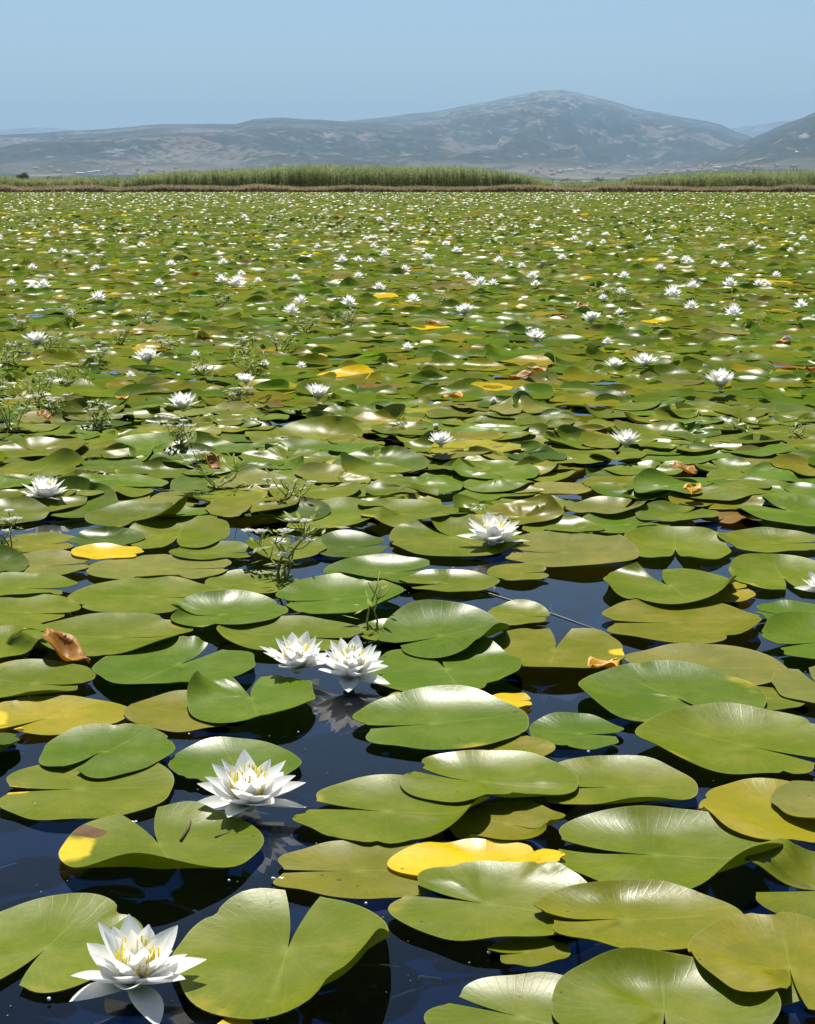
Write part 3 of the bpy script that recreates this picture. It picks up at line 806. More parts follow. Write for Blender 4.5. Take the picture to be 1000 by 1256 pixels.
# the rest as one growth of pads
def pad_field(name, pts, nth, nr, rmin, rmax, seed, amp, tiltsd, lift=0.02):
    K = len(pts); g = np.random.default_rng(seed)
    rx, ry, nd, nh, B, dish, wav, tilt = random_pads(K, rmin, rmax, g, 2, amp, tiltsd)
    P, uv, PH = pad_arrays(K, rx, ry, nd, nh, nth, nr, B, dish, wav, tilt, 0.10, seed + 1)
    P[:, :, 2] += (0.005 - P[:, :, 2].min(1))[:, None] + g.uniform(0, lift, K)[:, None]
    P[:, :, 0] += pts[:, 0][:, None]; P[:, :, 1] += pts[:, 1][:, None]
    n = P.shape[1]
    F = (pad_faces(nth, nr)[None] + (np.arange(K) * n)[:, None, None]).reshape(-1, 3)
    T, _ = random_tints(K, g)
    T = T * np.array([1.16, 1.13, 1.6])
    return P.reshape(-1, 3), F, np.repeat(T, n, 0)
def field_object(name, parts, label):
    V = []; F = []; T = []; o = 0
    for v, f, t in parts: V.append(v); F.append(f + o); T.append(t); o += len(v)
    me = new_mesh(name, np.concatenate(V), np.concatenate(F), [PADF_TOP], tint=np.concatenate(T))
    return tag(link(name, me), label, 'lily pads', None, 'stuff')
rest = np.array([near[i] for i in range(len(near)) if i not in single] + side_ok)
field_object('lily_pad_carpet', [pad_field('a', rest, 29, 5, 0.095, 0.15, 31, 0.018, 0.03),
                                 pad_field('b', mid, 15, 3, 0.105, 0.158, 33, 0.017, 0.030),
                                 pad_field('c', far, 8, 2, 0.16, 0.22, 35, 0.015, 0.024)],
             'carpet of countless overlapping green lily pads stretching to the reeds')

# ------------------------------------------------------------------ water lily flowers
def petal_mesh(name, L, W, cup, curl, mat, nx=6, ny=9, tipw=0.0, thick=0.0011):
    """lance shaped petal, base at the origin, along +Y, cupped upwards"""
    V = []; 
    for layer in (0,):
        for j in range(ny + 1):
            v = j / ny
            w = W * 0.5 * (math.sin(PI * min(1, 0.10 + 0.90 * v) ** 0.92) ** 0.80 * (1 - 0.0 * v) + 0.10 * (1 - v))
            if j == ny: w = W * 0.015
            for i in range(nx + 1):
                u = 2 * i / nx - 1
                x = u * w; y = L * v
                z = cup * W * (u * u) * math.sin(PI * min(v * 0.8 + 0.2, 1)) + curl * L * (v ** 2) - layer * thick * (1 - 0.6 * abs(u))
                V.append((x, y, z))
    n = (nx + 1) * (ny + 1); F = []
    for j in range(ny):
        for i in range(nx):
            a = j * (nx + 1) + i
            F.append((a, a + 1, a + nx + 2, a + nx + 1))
    return new_mesh(name, V, F, [mat])
# a flower of diameter 1
ME_SEPAL = petal_mesh('sepal', 0.50, 0.225, 0.20, 0.02, SEPAL, thick=0.012)
ME_P1 = petal_mesh('petal', 0.50, 0.235, 0.22, 0.05, PETAL, thick=0.008)
ME_P2 = petal_mesh('petal', 0.48, 0.225, 0.25, 0.10, PETAL, thick=0.008)
ME_P4 = petal_mesh('petal', 0.27, 0.105, 0.30, 0.10, PETAL, thick=0.008)
ME_P3 = petal_mesh('petal', 0.44, 0.20, 0.28, 0.08, PETAL, thick=0.008)
def stamen_mesh():
    s = Soup(); r_ = random.Random(4)
    for k in range(40):
        a = k * 2.399; rr = 0.03 + 0.075 * (k / 40) ** 0.5
        h = 0.23 + 0.09 * r_.random(); ln = 0.04 + 0.03 * r_.random()
        b = np.array([math.cos(a) * rr, math.sin(a) * rr, 0.02])
        m = b + np.array([math.cos(a) * ln, math.sin(a) * ln, h * 0.6]); t = b + np.array([math.cos(a) * ln * 0.9, math.sin(a) * ln * 0.9, h])
        s.tube([b, m, t], 0.0085, 0.007, 4)
    s.blob((0, 0, 0.03), 0.06, 0.7, 8, 5)
    return s.mesh('stamens', [STAMEN])
ME_STAMEN = stamen_mesh()
ME_CUP = (lambda s: (s.blob((0, 0, -0.01), 0.075, 0.6, 8, 5), s.mesh('receptacle', [SEPAL]))[1])(Soup())

WHORLS = [(ME_SEPAL, 'sepal', 4, 5, 0.4), (ME_P1, 'petal', 6, 20, 0.1), (ME_P1, 'petal', 7, 38, 0.6), (ME_P2, 'petal', 7, 54, 0.2), (ME_P3, 'petal', 6, 66, 0.5), (ME_P4, 'petal', 5, 74, 0.0)]
def flower_plan(seed, openness=1.0):
    r_ = random.Random(seed); plan = []
    for wi, (me, nm, n, el, ph) in enumerate(WHORLS):
        a0 = r_.random() * 6.28
        for k in range(n):
            a = a0 + 2 * PI * (k + r_.uniform(-0.16, 0.16)) / n
            e = 90 - (90 - el) * openness + r_.uniform(-7, 7)
            plan.append((me, nm, a, R(e), r_.uniform(0.88, 1.08) * (1 - 0.03 * wi), r_.uniform(-0.25, 0.25)))
    return plan
def flower(px, py, wpx, label, seed, openness=1.0, z=0.0, parts=True, tiltdir=None, group='white water lilies in bloom'):
    base = at(px, py, z + 0.01)
    D = wpx / ppm(base)
    e = bpy.data.objects.new('water_lily', None); COL.objects.link(e)
    e.location = (base.x, base.y, z + 0.012 + 0.02 * D); e.empty_display_size = 0.02
    r_ = random.Random(seed + 5)
    e.rotation_euler = (r_.uniform(-0.10, 0.10), r_.uniform(-0.10, 0.10), 0); e.scale = (D, D, D)
    tag(e, label, 'water lily', group)
    if tiltdir: e.rotation_euler = tiltdir
    for me, nm, a, el, s, roll in flower_plan(seed, openness):
        o = link(nm, me, e)
        o.rotation_mode = 'ZXY' if False else 'XYZ'
        # pitch up by el about X, roll about Y first, then turn about Z
        from mathutils import Matrix
        mtx = Matrix.Rotation(a, 4, 'Z') @ Matrix.Rotation(el, 4, 'X') @ Matrix.Rotation(roll, 4, 'Y')
        o.rotation_euler = mtx.to_euler(); o.scale = (s, s, s)
        rr = 0.045 * math.cos(el) + 0.012
        o.location = (-math.sin(a) * rr, math.cos(a) * rr, 0.012 * math.sin(el) + 0.01 + 0.02 * el)
    link('stamens', ME_STAMEN, e, (0, 0, 0.02)); link('receptacle', ME_CUP, e)
    return e

flower(165, 1214, 160, 'big open white water lily showing yellow stamens beside the broad pad', 3, 1.02, tiltdir=(0.10, 0.03, 0.75))
flower(305, 992, 132, 'white water lily alone above the pad with the yellow lobe tip', 8, 1.04, tiltdir=(0.04, 0.02, 0))
flower(428, 834, 104, 'front white water lily of a pair, mirrored in dark water', 15, 0.98, tiltdir=(0.12, 0.12, 0))
flower(364, 824, 94, 'white water lily behind its twin, partly hidden by a folded pad', 22, 0.92)
flower(604, 668, 78, 'white water lily with a fallen low petal beside a pale wide pad', 31, 0.98, 0.005)
flower(56, 614, 66, 'white water lily on flat dull pads beside thin white umbels', 44, 1.0, 0.01)
flower(1008, 730, 60, 'tilted white water lily beside the heart shaped pad with two humped lobes', 51, 0.9)
MIDL = ['wide white water lily standing before a thicket of wispy herbs', 'white water lily just behind a yellow leaf', 'white water lily beside the closed pale bud', 'white water lily near a patch of dark water among crowded pads',
        'largest wide open white water lily of the dense crowd', 'larger white water lily of a close pair in the crowd', 'smaller white water lily of a close pair in the crowd', 'white water lily with wispy herbs all round',
        'white water lily inside the densest herb thicket', 'small white water lily close to an umbel herb'] + ['open white water lily rising from dense pads, petals clearly separate'] * 3
MIDF = [(225, 508, 40), (390, 495, 35), (541, 552, 33), (768, 553, 37), (884, 481, 42), (790, 455, 31), (754, 457, 26), (182, 450, 34), (44, 430, 34), (302, 476, 25), (657, 423, 26), (725, 401, 27), (570, 391, 26)]
for k, (a, b, c) in enumerate(MIDF):
    flower(a, b - 4, c * 1.2, MIDL[k], 60 + k * 3, random.Random(k).uniform(0.64, 0.80), 0.05)
# buds: closed, petals upright
for k, (a, b, c) in enumerate([(605, 500, 24), (535, 530, 20)]):
    flower(a, b, c, 'closed white water lily bud standing upright between pads', 200 + k, 0.28, 0.01, group='closed water lily buds')

def small_flower_arrays(n, seed):
    """n simple flowers of diameter 1: a dozen folded petals each"""
    g = np.random.default_rng(seed)
    Vs = []; F = []; nv = 0
    els = [12, 30, 50, 70]; cnt = [6, 6, 5, 4]
    for w in range(4):
        for k in range(cnt[w]):
            a = 2 * PI * (k + g.uniform(-0.2, 0.2, n)) / cnt[w] + w * 0.5
            e = np.radians(els[w] + g.uniform(-8, 8, n)); L = (0.52 - 0.03 * w) * g.uniform(0.88, 1.08, n); wd = 0.085
            f = np.stack([np.cos(a) * np.cos(e), np.sin(a) * np.cos(e), np.sin(e)], -1)
            s_ = np.stack([-np.sin(a), np.cos(a), 0 * a], -1)
            u_ = np.stack([-np.cos(a) * np.sin(e), -np.sin(a) * np.sin(e), np.cos(e)], -1)
            Lc = L[:, None]
            p0 = f * 0.03; p1 = f * Lc * 0.55 + s_ * 0.11 + u_ * 0.05; p2 = f * Lc; p3 = f * Lc * 0.55 - s_ * 0.11 + u_ * 0.05; p4 = f * Lc * 0.5 - u_ * 0.02
            Vs.append(np.stack([p0, p1, p2, p3, p4], 1))
            F += [(nv, nv + 4, nv + 1), (nv + 1, nv + 4, nv + 2), (nv + 4, nv + 3, nv + 2), (nv, nv + 3, nv + 4)]
            nv += 5
    return np.concatenate(Vs, 1), np.array(F)
SV, SF = small_flower_arrays(6, 3)
SMALL = []
s = None
for k in range(6):
    me = new_mesh('water_lily', SV[k], SF, [PETAL], smooth=False)
    SMALL.append(me)
SEEN = [(605, 352, 14), (428, 377, 22), (358, 387, 22), (507, 373, 18), (825, 366, 24), (848, 382, 20), (900, 390, 24), (895, 353, 20), (850, 355, 16), (983, 380, 18), (121, 371, 22), (86, 390, 15), (54, 355, 19), (465, 358, 18),
        (291, 352, 22), (272, 348, 16), (440, 343, 14), (589, 353, 20), (653, 343, 15), (657, 353, 14), (810, 333, 14), (845, 325, 14), (766, 343, 15), (118, 334, 14), (195, 351, 13), (274, 326, 14), (210, 328, 14), (420, 323, 14), (497, 335, 15),
        (524, 320, 14), (560, 311, 13), (612, 323, 13), (40, 332, 13), (296, 340, 12), (440, 322, 12), (472, 315, 13), (575, 345, 13), (890, 330, 13), (930, 352, 14), (952, 342, 13), (690, 320, 13), (640, 330, 12), (740, 370, 13), (760, 388, 13),
        (455, 296, 12), (340, 306, 10), (390, 306, 10), (300, 268, 9), (466, 272, 10), (240, 290, 8), (150, 300, 9), (80, 312, 9), (705, 296, 11), (740, 300, 10), (870, 285, 11), (796, 296, 11), (885, 306, 11), (985, 296, 11), (970, 310, 10), (615, 268, 9), (655, 281, 9),
        (500, 432, 16), (160, 466, 13), (745, 425, 14), (370, 455, 14), (325, 452, 13), (240, 440, 12)]
nflow = 0
GL = 'white water lily dotting the pad carpet, too small to tell its petals'
for k, (a, b, c) in enumerate(SEEN):
    p = at(a, b, 0.03); D = 1.12 * c / ppm(p)
    D = min(D, 0.20)
    o = link('water_lily', SMALL[k % 6], None, (p.x, p.y, 0.045), (0, 0, k * 1.1), (D, D, D * 1.4))
    tag(o, GL, 'water lily', 'white water lilies dotting the pad carpet'); nflow += 1
g = np.random.default_rng(77)
fl = []
y = 11.0
while y < SHORE:
    nrow = 0.62 * y * 0.75 * 0.5
    for _ in range(g.poisson(nrow * (0.62 if y < 30 else 0.18))):
        fl.append((g.uniform(-0.31, 0.31) * y, y + g.uniform(0, 1)))
    y += 1.0
fl = [p for p in fl if g.random() < 0.55 + 0.6 * float(vnoise(np.array(p[0] * 0.3), np.array(p[1] * 0.12)))]
fl.sort(key=lambda p: p[1])
restf = []
for k, (x, y) in enumerate(fl):
    D = g.uniform(0.09, 0.145); px = to_px(x, y, 0)[0]
    if nflow < 275 and -5 < px < 1005:
        o = link('water_lily', SMALL[k % 6], None, (x, y, 0.035 + g.uniform(0, 0.03)), (g.uniform(-.2, .2), g.uniform(-.2, .2), k * 1.3), (D, D, D * 1.3))
        tag(o, GL, 'water lily', 'white water lilies dotting the pad carpet'); nflow += 1
    else: restf.append((x, y, D))
A, SF2 = small_flower_arrays(len(restf), 9)
rf = np.array(restf)
A = A * rf[:, 2][:, None, None]; A[:, :, 0] += rf[:, 0][:, None]; A[:, :, 1] += rf[:, 1][:, None]; A[:, :, 2] += 0.05
nv = A.shape[1]
F = (SF2[None] + (np.arange(len(rf)) * nv)[:, None, None]).reshape(-1, 3)
tag(link('distant_water_lily_blossom', new_mesh('distant_water_lily_blossom', A.reshape(-1, 3), F, [PETAL], smooth=False)), 'countless white lily blossoms sprinkled over the far pads', 'water lilies', None, 'stuff')

# ------------------------------------------------------------------ herbs with white umbels
def herb(px, py, hpx, seed, label, n_stem=3, spread=0.5, umb=True, leafy=1.0):
    r_ = random.Random(seed)
    b = at(px, py, 0.0); Hh = hpx / ppm(b)
    e = bpy.data.objects.new('umbel_herb' if umb else 'water_weed', None); COL.objects.link(e); e.location = b; e.empty_display_size = 0.02
    tag(e, label, 'herb' if umb else 'weed', 'thin herbs growing up through the pads')
    leaves = Soup()
    for k in range(n_stem):
        a = r_.uniform(0, 6.28); sp = spread * Hh * r_.uniform(0.2, 1.0); hh = Hh * r_.uniform(0.6, 1.0)
        p = [np.array([0.01 * math.cos(a), 0.01 * math.sin(a), -0.03])]
        for j in range(1, 5):
            t = j / 4
            p.append(np.array([math.cos(a) * sp * t ** 1.3 + r_.uniform(-.012, .012), math.sin(a) * sp * t ** 1.3 + r_.uniform(-.012, .012), hh * t]))
        st = Soup(); st.tube(p, 0.0026, 0.0012, 5)
        tips = [p[-1]]
        for j in (2, 3, 3):
            a2 = r_.uniform(0, 6.28); q = p[j]; ln = Hh * r_.uniform(0.15, 0.34)
            t = q + np.array([math.cos(a2) * ln, math.sin(a2) * ln, ln * r_.uniform(0.4, 1.0)])
            st.tube([q, (q + t) / 2 + np.array([0, 0, -0.006]), t], 0.0016, 0.0009, 4); tips.append(t)
        link('stem', st.mesh('stem', [GREEN_STEM]), e)
        if umb:
            for t in tips:
                if r_.random() < (0.6 if Hh > 0.12 and hpx > 50 else 0.78): continue
                u = Soup(); rr = r_.uniform(0.010, 0.019)
                for m in range(10):
                    aa = m * 2.4; d = rr * math.sqrt(m / 10)
                    c = t + np.array([math.cos(aa) * d, math.sin(aa) * d, 0.010 - d * 0.15])
                    u.tube([t, c], 0.0006, 0.0005, 3); u.blob(c, 0.0048, 0.5, 6, 4)
                link('umbel', u.mesh('umbel', [UMBEL]), e)
        for j in range(int(18 * leafy)):
            q = p[r_.randint(1, 3)] if r_.random() < 0.6 else tips[r_.randrange(len(tips))]
            a2 = r_.uniform(0, 6.28); ln = r_.uniform(0.015, 0.05) * (Hh / 0.2) ** 0.5; el = r_.uniform(-0.5, 0.8)
            d = np.array([math.cos(a2) * math.cos(el), math.sin(a2) * math.cos(el), math.sin(el)]); sd = np.array([-math.sin(a2), math.cos(a2), r_.uniform(-.4, .4)]) * ln * 0.14
            o_ = q + d * r_.uniform(0, 0.02)
            leaves.add([o_, o_ + d * ln * 0.5 + sd, o_ + d * ln, o_ + d * ln * 0.5 - sd], [(0, 1, 2, 3)])
    link('foliage', leaves.mesh('foliage', [HERB_LEAF], smooth=False), e)
    return e
herb(345, 712, 78, 1, 'thin herb with white umbels over the pads before open water', 6, 0.9)
herb(268, 606, 62, 2, 'small umbel herb behind the domed olive pad', 4, 0.7)
herb(8, 680, 60, 3, 'umbel herb at the flower lying on dull pads', 3, 0.6)
herb(455, 775, 80, 4, 'bare wiry herb stalk beside the very glossy pad', 2, 0.35, False, 0.3)
herb(355, 625, 45, 5, 'umbel herb growing behind the tall thin umbel herb', 4, 0.8)
for k, (a, b, c) in enumerate([(15, 535, 62), (45, 500, 48), (95, 480, 45), (20, 455, 40), (120, 455, 34), (60, 440, 34), (150, 430, 30), (315, 470, 46), (290, 500, 34), (345, 440, 36), (300, 440, 30), (375, 415, 28), (120, 530, 40), (230, 560, 44), (30, 410, 24), (90, 400, 24), (175, 402, 22), (430, 400, 22), (270, 380, 22), (540, 380, 22), (770, 375, 22), (765, 412, 24), (205, 440, 30), (250, 465, 26), (0, 478, 50), (70, 520, 40)]):
    herb(a, b, c, 20 + k, 'wispy green herb with tiny white umbels rising from the pads', 5, 0.85, True, 1.5)
for k, (a, b, c) in enumerate([(980, 545, 30), (910, 535, 22), (925, 408, 20)]):
    herb(a, b, c, 70 + k, 'short leafy weed poking up between pads, without flowers', 3, 0.6, False, 1.2)

# ------------------------------------------------------------------ dead and fallen leaves, stalks
def curl_leaf(px, py, wpx, hpx, seed, mat, label, cat='leaf', z=0.01, arch=0.6, yaw=0.0, name='dead_leaf'):
    """a withered leaf rolled about its length, tip up"""
    p = at(px, py, z); k = ppm(p); L = wpx / k; Hh = hpx / k
    r_ = random.Random(seed); nx, ny = 8, 12; V = []
    for layer in (0, 1):
        for j in range(ny + 1):
            v = j / ny; w = L * 0.36 * math.sin(PI * (0.06 + 0.94 * v) ** 0.8) + 0.002
            for i in range(nx + 1):
                u = 2 * i / nx - 1
                x = (v - 0.5) * L
                y = u * w * (1 - 0.35 * arch * u * u)
                zz = arch * w * u * u * (1.2 - v * 0.7) + Hh * max(0, 0.55 - v) ** 1.5 * 2.2 + 0.006 * math.sin(9 * v + 3 * u + seed)
                V.append((x, y, zz - layer * 0.0012 + 0.004))
    n = (nx + 1) * (ny + 1); F = []
    for j in range(ny):
        for i in range(nx):
            a = j * (nx + 1) + i
            F.append((a, a + nx + 1, a + nx + 2, a + 1)); F.append((n + a, n + a + 1, n + a + nx + 2, n + a + nx + 1))
    edge = [i for i in range(nx + 1)] + [j * (nx + 1) + nx for j in range(1, ny + 1)] + [ny * (nx + 1) + i for i in range(nx - 1, -1, -1)] + [j * (nx + 1) for j in range(ny - 1, 0, -1)]
    for i in range(len(edge)):
        a, b = edge[i], edge[(i + 1) % len(edge)]; F.append((a, b, n + b, n + a))
    o = link(name, new_mesh(name, V, F, [mat]), None, p, (0, 0, yaw))
    return tag(o, label, cat)
curl_leaf(84, 808, 66, 30, 1, DEAD_LEAF, 'curled orange brown leaf standing between two green pads', z=0.016, arch=0.5, yaw=-0.5)
curl_leaf(743, 818, 50, 2, 2, ORANGE_LEAF, 'orange yellow folded leaf at the edge of the deep notched pad', z=0.012, arch=0.25, yaw=0.75)
curl_leaf(265, 577, 34, 18, 3, DEAD_LEAF, 'brown folded leaf beside the umbel herb behind the pads', z=0.03, yaw=-0.6)
curl_leaf(692, 856, 74, 4, 5, DEAD_DARK, 'sodden brown leaf sunk in open water before the humped pad', z=-0.03, arch=0.2, yaw=0.7)
curl_leaf(400, 1246, 60, 10, 6, DEAD_DARK, 'sodden brown leaf sunk in the shadow of the heart shaped pad', z=-0.02, arch=0.3, yaw=0.2)
for k, (a, b, c, m) in enumerate([(390, 438, 26, 1), (255, 416, 20, 0), (150, 490, 24, 1), (555, 488, 30, 1), (640, 463, 34, 0), (715, 377, 22, 0), (55, 512, 26, 0), (690, 390, 14, 0), (530, 398, 20, 0), (240, 338, 16, 0), (405, 520, 40, 1), (960, 420, 20, 0), (850, 603, 34, 1), (840, 578, 40, 0), (660, 455, 26, 0), (995, 455, 22, 0), (480, 285, 10, 0), (310, 290, 9, 0)]):
    curl_leaf(a, b, c, 2 if m else 4, 30 + k, ORANGE_LEAF if m else DEAD_LEAF, 'small yellow leaf among the crowded green pads' if m else 'small withered brown leaf among the crowded green pads', z=0.045, arch=0.3, yaw=k * 0.9)['group'] = 'fallen leaves among the pads'

def stalk(pts, r, mat, label, z, name='lily_stalk'):
    P = [at(a, b, z if not isinstance(z, (list, tuple)) else z[i]) for i, (a, b) in enumerate(pts)]
    s = Soup(); s.tube([tuple(p - P[0]) for p in P], r, r * 0.7, 6)
    return tag(link(name, s.mesh(name, [mat]), None, P[0]), label, 'stalk')
stalk([(588, 724), (630, 737), (690, 757), (745, 777)], 0.0014, STRAW, 'long pale stalk floating across the open water', 0.0015)
stalk([(340, 1012), (334, 1040), (342, 1075)], 0.003, PALE_STEM, 'pale stalk sinking below the single flower', [-0.01, -0.05, -0.1])
stalk([(480, 1226), (530, 1208), (600, 1196), (655, 1194)], 0.003, PALE_STEM, 'faint stalk under water beside the heart shaped pad', [-0.06, -0.05, -0.05, -0.07])
stalk([(376, 1256), (380, 1236), (388, 1222)], 0.006, DEAD_DARK, 'dark stump of stalk under the heart shaped pad', [-0.04, -0.005, -0.01])
stalk([(222, 1031), (231, 1016), (237, 1002)], 0.0022, TWIG, 'short dark twig lying on the pad with the yellow lobe', 0.011, 'twig')
stalk([(264, 1028), (280, 1022), (291, 1013)], 0.0022, TWIG, 'bent dark twig on the same pad, nearer the flower', 0.010, 'twig')
for k, (a, b) in enumerate([(250, 1120), (20, 1060), (420, 900), (400, 1180), (600, 1180), (640, 880), (650, 720), (720, 720), (300, 1070), (520, 1200), (180, 1100), (440, 1230), (700, 760), (330, 1000)]):
    q = random.Random(300 + k); a2 = q.uniform(0, 6.28); ln = q.uniform(40, 110)
    stalk([(a + math.cos(a2) * ln * t + q.uniform(-9, 9), b + 0.4 * math.sin(a2) * ln * t) for t in (0, 0.33, 0.66, 1)], q.uniform(0.0022, 0.004), q.choice([PALE_STEM, GREEN_STEM, DEAD_DARK]),
          'thin lily stalk trailing under the surface of the dark open water', [-0.015, -0.03, -0.05, -0.09])['group'] = 'lily stalks under water'
fs = Soup(); q = random.Random(77)
for k in range(420):
    a, b = q.uniform(-40, 1040), q.uniform(660, 1290); p = at(a, b, 0.001)
    if HM[int((p.x - HX0) / CELL), int((p.y - HY0) / CELL)] > 0: continue
    r0 = q.uniform(0.0006, 0.0016); fs.blob((p.x, p.y, 0.0008), r0, 0.4, 6, 4)
tag(link('pollen_specks', fs.mesh('pollen_specks', [PALE_STEM])), 'fine pollen specks drifting on the dark water', 'pollen', None, 'stuff')
# beads along the margins, opaque white standing in for their sun glints
s = Soup(); r_ = random.Random(9)
for a, b, n_ in [(160, 1009, 5), (38, 987, 6), (60, 1226, 1), (328, 1250, 1), (281, 1081, 1), (449, 1109, 1), (600, 1168, 1), (78, 904, 6), (232, 901, 1), (366, 897, 1), (342, 1078, 8), (345, 1146, 1), (825, 790, 2), (768, 771, 3), (822, 771, 1), (722, 923, 1), (902, 880, 1), (495, 725, 2), (970, 1100, 2), (330, 1180, 1), (283, 727, 2), (772, 1046, 2), (556, 697, 1), (45, 855, 2)]:
    for _ in range(n_):
        p = at(a + r_.uniform(-9, 9) * (n_ > 1), b + r_.uniform(-1, 1), 0.005)
        s.blob((p.x, p.y, p.z), r_.uniform(0.0014, 0.0024), 1, 8, 6)
tag(link('water_beads', s.mesh('water_beads', [BEAD])), 'water beads along pad margins, their glint painted as white', 'water beads', None, 'stuff')

# ------------------------------------------------------------------ reeds at the far shore
def reed_bed(name, px0, px1, ya, yb, top, dens, seed, label, mat=None, leaf=0.55):
    """top: function px -> reed height in metres"""
    g = np.random.default_rng(seed)
    w = (px1 - px0) / FPX
    N = int(dens * w * 0.5 * (ya + yb) * (yb - ya))
    y = ya + (yb - ya) * g.random(N) ** 1.5
    px = g.uniform(px0, px1, N)
    x = (px - 500) / FPX * y * math.cos(PITCH)
    h = top(px) * (0.62 + 0.42 * g.random(N) ** 0.8) * (0.74 + 0.5 * fbm(x * 0.22 + 9, y * 0.15, 4))
    V = []; T = []
    def tri(p0, p1, p2): V.append(np.stack([p0, p1, p2], 1))
    z0 = np.zeros(N)
    lx = g.normal(0, 0.10, N); ly = g.normal(0, 0.08, N)
    base = np.stack([x, y, z0 + 0.05], 1); tip = np.stack([x + lx, y + ly, h], 1)
    sd = np.array([0.018, 0, 0])
    tri(base - sd, base + sd, tip)
    for k in range(6):
        f = g.uniform(0.25, 0.97, N)[:, None]
        q = base * (1 - f) + tip * f
        a = g.uniform(0, 2 * PI, N); ln = leaf * g.uniform(0.6, 1.2, N); e = g.uniform(0.3, 1.2, N)
        d = np.stack([np.cos(a) * np.cos(e), np.sin(a) * np.cos(e), np.sin(e)], 1) * ln[:, None]
        s_ = np.stack([np.cos(a + 1.0) * 0.028, np.sin(a + 1.0) * 0.028, 0 * a], 1) + np.array([0, 0, 0.012])
        tri(q - s_, q + s_, q + d)
    Vv = np.concatenate(V).reshape(-1, 3)
    F = np.arange(len(Vv)).reshape(-1, 3)
    o = link(name, new_mesh(name, Vv, F, [mat or REED], smooth=False))
    return tag(o, label, 'reeds', None, 'stuff')
def top_c(px):
    return np.interp(px, [150, 175, 230, 300, 370, 440, 500, 560, 610, 650, 680], [0.6, 1.3, 1.65, 1.9, 2.1, 2.15, 2.25, 2.1, 1.7, 1.1, 0.5])
reed_bed('reed_bed', 150, 680, SHORE + 22, SHORE + 44, top_c, 20, 1, 'tall green reed bed at the middle of the far shore')
reed_bed('reed_bed', -300, 170, SHORE + 45, SHORE + 80, lambda p: 0.9 + 0.5 * vnoise(p * 0.03, p * 0), 9, 2, 'low dark reeds set back along the shore by the shrubs')
reed_bed('reed_bed', 690, 1300, SHORE + 22, SHORE + 50, lambda p: np.interp(p, [690, 760, 800, 900, 1300], [0.4, 0.65, 1.35, 1.65, 1.75]), 12, 3, 'green reed bed below the steep mountain slope')
reed_bed('dead_reed_litter', -300, 1300, SHORE + 0.5, SHORE + 24, lambda p: 0.16 + 0.42 * vnoise(p * 0.035, p * 0), 26, 4, 'brown strip of dead reed litter along the far shore', REED_DRY, 0.3)

# ------------------------------------------------------------------ shrubs, wood and houses beyond the lake
def crown_arrays(n, g, c, r, hz, leaf):
    """leaf clumps through a crown: small triangles on several lobes"""
    L = 7
    lc = c + np.stack([g.normal(0, r * 0.45, L), g.normal(0, r * 0.45, L), g.normal(0, hz * 0.35, L)], 1)
    k = g.integers(0, L, n)
    d = g.normal(0, 1, (n, 3)); d /= np.linalg.norm(d, axis=1)[:, None]
    p = lc[k] + d * (r * 0.5) * g.uniform(0.55, 1.0, n)[:, None] * np.array([1, 1, hz / r])
    a = g.normal(0, leaf, (n, 3)); b = g.normal(0, leaf, (n, 3))
    return np.stack([p - a * 0.5, p + a * 0.5, p + b], 1).reshape(-1, 3)
def tree(px, y, h, seed, label, w=0.4, name='shore_tree', z0=0.2):
    g = np.random.default_rng(seed)
    x = (px - 500) / FPX * y * math.cos(PITCH)
    e = bpy.data.objects.new(name, None); COL.objects.link(e); e.location = (x, y, z0); tag(e, label, 'tree' if 'tree' in name else 'shrub', 'trees and shrubs on the far shore')
    s = Soup(); s.tube([(0, 0, -0.1), (0.05 * h, 0, 0.3 * h), (0.02 * h, 0.03 * h, 0.7 * h)], 0.035 * h, 0.012 * h, 6)
    for k in range(4):
        a = k * 1.6; s.tube([(0.04 * h, 0, 0.3 * h), (0.2 * h * math.cos(a), 0.2 * h * math.sin(a), 0.65 * h)], 0.014 * h, 0.006 * h, 5)
    link('trunk', s.mesh('trunk', [BARK]), e)
    V = crown_arrays(900, g, np.array([0, 0, 0.6 * h]), w * h, 0.38 * h, 0.06 * h)
    link('crown', new_mesh('crown', V, np.arange(len(V)).reshape(-1, 3), [BUSH], smooth=False), e)
tree(28, 260, 2.3, 1, 'small round tree standing above the low dark reeds', 0.42)
tree(62, 280, 1.6, 2, 'low bushy shrub beside the small round tree', 0.6, 'shore_shrub')
tree(480, 380, 2.6, 3, 'small shrub showing just behind the tall reed bed', 0.5, 'shore_shrub')
g = np.random.default_rng(99); V = []
for k in range(420):
    y = g.uniform(1900, 4400); px = g.uniform(-350, 1350); x = (px - 500) / FPX * y * math.cos(PITCH); h = g.uniform(3.0, 7.5)
    V.append(crown_arrays(110, g, np.array([x, y, 0.3 + 0.42 * h]), h * g.uniform(0.6, 1.3), 0.42 * h, 0.17 * h))
V = np.concatenate(V)
tag(link('far_wood', new_mesh('far_wood', V, np.arange(len(V)).reshape(-1, 3), [BUSH], smooth=False)), 'dark scattered wood along the foot of the mountains', 'wood', None, 'stuff')

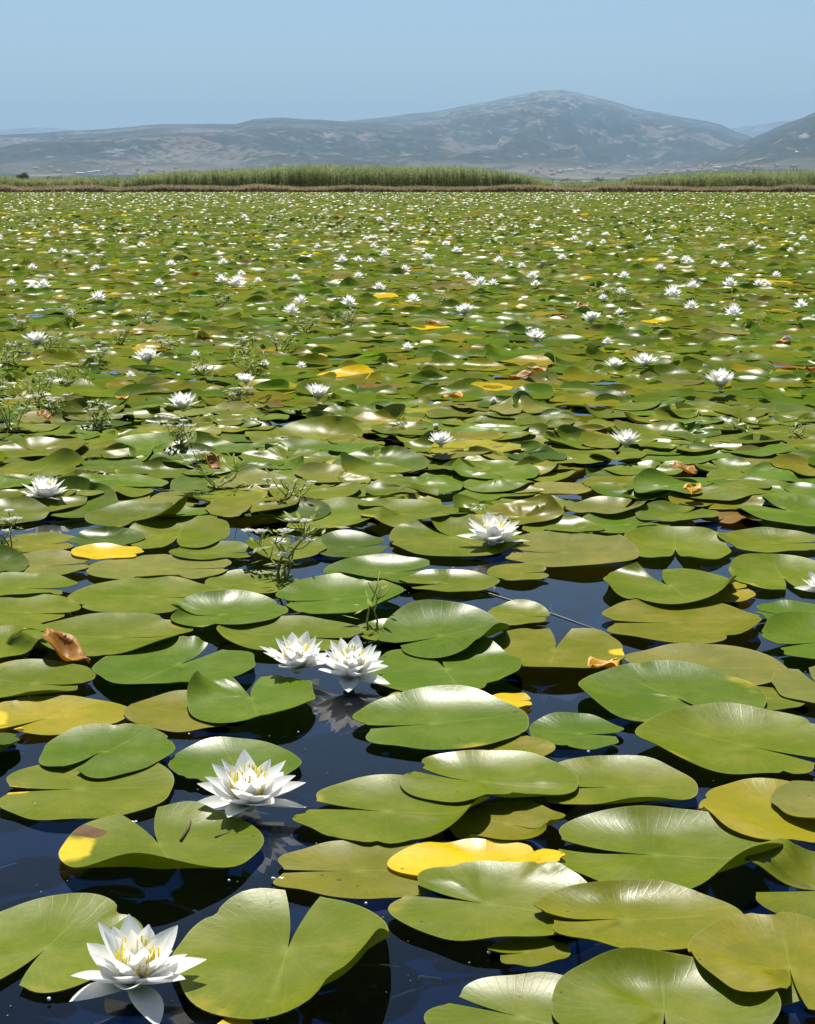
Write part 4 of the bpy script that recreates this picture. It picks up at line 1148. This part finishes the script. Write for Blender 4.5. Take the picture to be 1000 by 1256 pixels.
def box(s, x0, x1, y0, y1, z0, z1):
    s.add([(x0, y0, z0), (x1, y0, z0), (x1, y1, z0), (x0, y1, z0), (x0, y0, z1), (x1, y0, z1), (x1, y1, z1), (x0, y1, z1)],
          [(0, 3, 2, 1), (4, 5, 6, 7), (0, 1, 5, 4), (1, 2, 6, 5), (2, 3, 7, 6), (3, 0, 4, 7)])
def gable(s, w, d, z, rise, ov=0.5):
    s.add([(-w / 2 - ov, -d / 2 - ov, z), (w / 2 + ov, -d / 2 - ov, z), (w / 2 + ov, d / 2 + ov, z), (-w / 2 - ov, d / 2 + ov, z), (-w / 2 - ov, 0, z + rise), (w / 2 + ov, 0, z + rise)],
          [(0, 1, 5, 4), (2, 3, 4, 5), (3, 0, 4), (1, 2, 5), (0, 3, 2, 1)])
def house_kind(name, w, d, h, rise, wm, rm):
    a = Soup(); box(a, -w / 2, w / 2, -d / 2, d / 2, -4, h)
    b = Soup(); gable(b, w, d, h + 0.02, rise)
    return a.mesh('wall', [wm], False), b.mesh('roof', [rm], False)
KINDS = [house_kind('house', 13, 10, 7, 3, WALL_W, ROOF_R), house_kind('house', 18, 11, 6, 2.6, WALL_C, ROOF_R), house_kind('house', 11, 11, 10, 2.5, WALL_W, ROOF_R), house_kind('hall', 46, 22, 10, 3, WALL_W, ROOF_G)]
def ground(x, y):
    az = math.atan2(x, y); rho = math.hypot(x, y)
    return max(float(r.h(np.array([az]), np.array([rho]))[0]) for r in (left_m, main_m, right_m))
def house(px, py, kind, k):
    # walk out along the pixel's ray until the slope is met
    d = ray(px, py); hz = math.hypot(d.x, d.y); rho = 4200.0
    while rho < 9000:
        x, y = d.x / hz * rho, d.y / hz * rho; z = CAM_Z + d.z / hz * rho
        gz = ground(x, y)
        if gz >= z: break
        rho += 40
    else: return
    hall = kind == 3
    e = bpy.data.objects.new('warehouse' if hall else 'house', None); COL.objects.link(e); e.location = (x, y, gz)
    e.rotation_euler = (0, 0, random.uniform(-0.5, 0.5)); e.scale = ((0.5 if hall else 0.9),) * 3
    if hall: tag(e, 'long white hall at the mountain foot', 'warehouse', 'white halls at the mountain foot')
    else: tag(e, ('white' if kind != 1 else 'cream') + ' house with red roof far off at the mountain foot', 'house', 'far houses at the mountain foot')
    link('wall', KINDS[kind][0], e); link('roof', KINDS[kind][1], e)
r_ = random.Random(12)
for k, (a, b) in enumerate([(112, 213), (120, 212), (98, 214), (700, 210), (712, 209), (690, 211), (880, 207)]): house(a, b, 3, k)
for k in range(60):
    a = r_.choice([r_.gauss(110, 45), r_.gauss(215, 40), r_.gauss(690, 50), r_.gauss(800, 60), r_.gauss(905, 30)])
    house(a, r_.uniform(203, 215), r_.choice([0, 0, 1, 2]), k)

# ------------------------------------------------------------------ haze
hz = Soup(); box(hz, -19000, 19000, -60, 31500, -1.8, 1350)
M = Mat('haze'); pv = M.n('VolumePrincipled')
pv.inputs['Color'].default_value = (0.335, 0.515, 0.715, 1); pv.inputs['Density'].default_value = 7.4e-5; pv.inputs['Anisotropy'].default_value = 0.2
M.L.new(pv.outputs[0], M.out.inputs['Volume'])
tag(link('haze', hz.mesh('haze', [M.m], False)), 'pale summer haze before the mountains', 'haze', None, 'stuff')
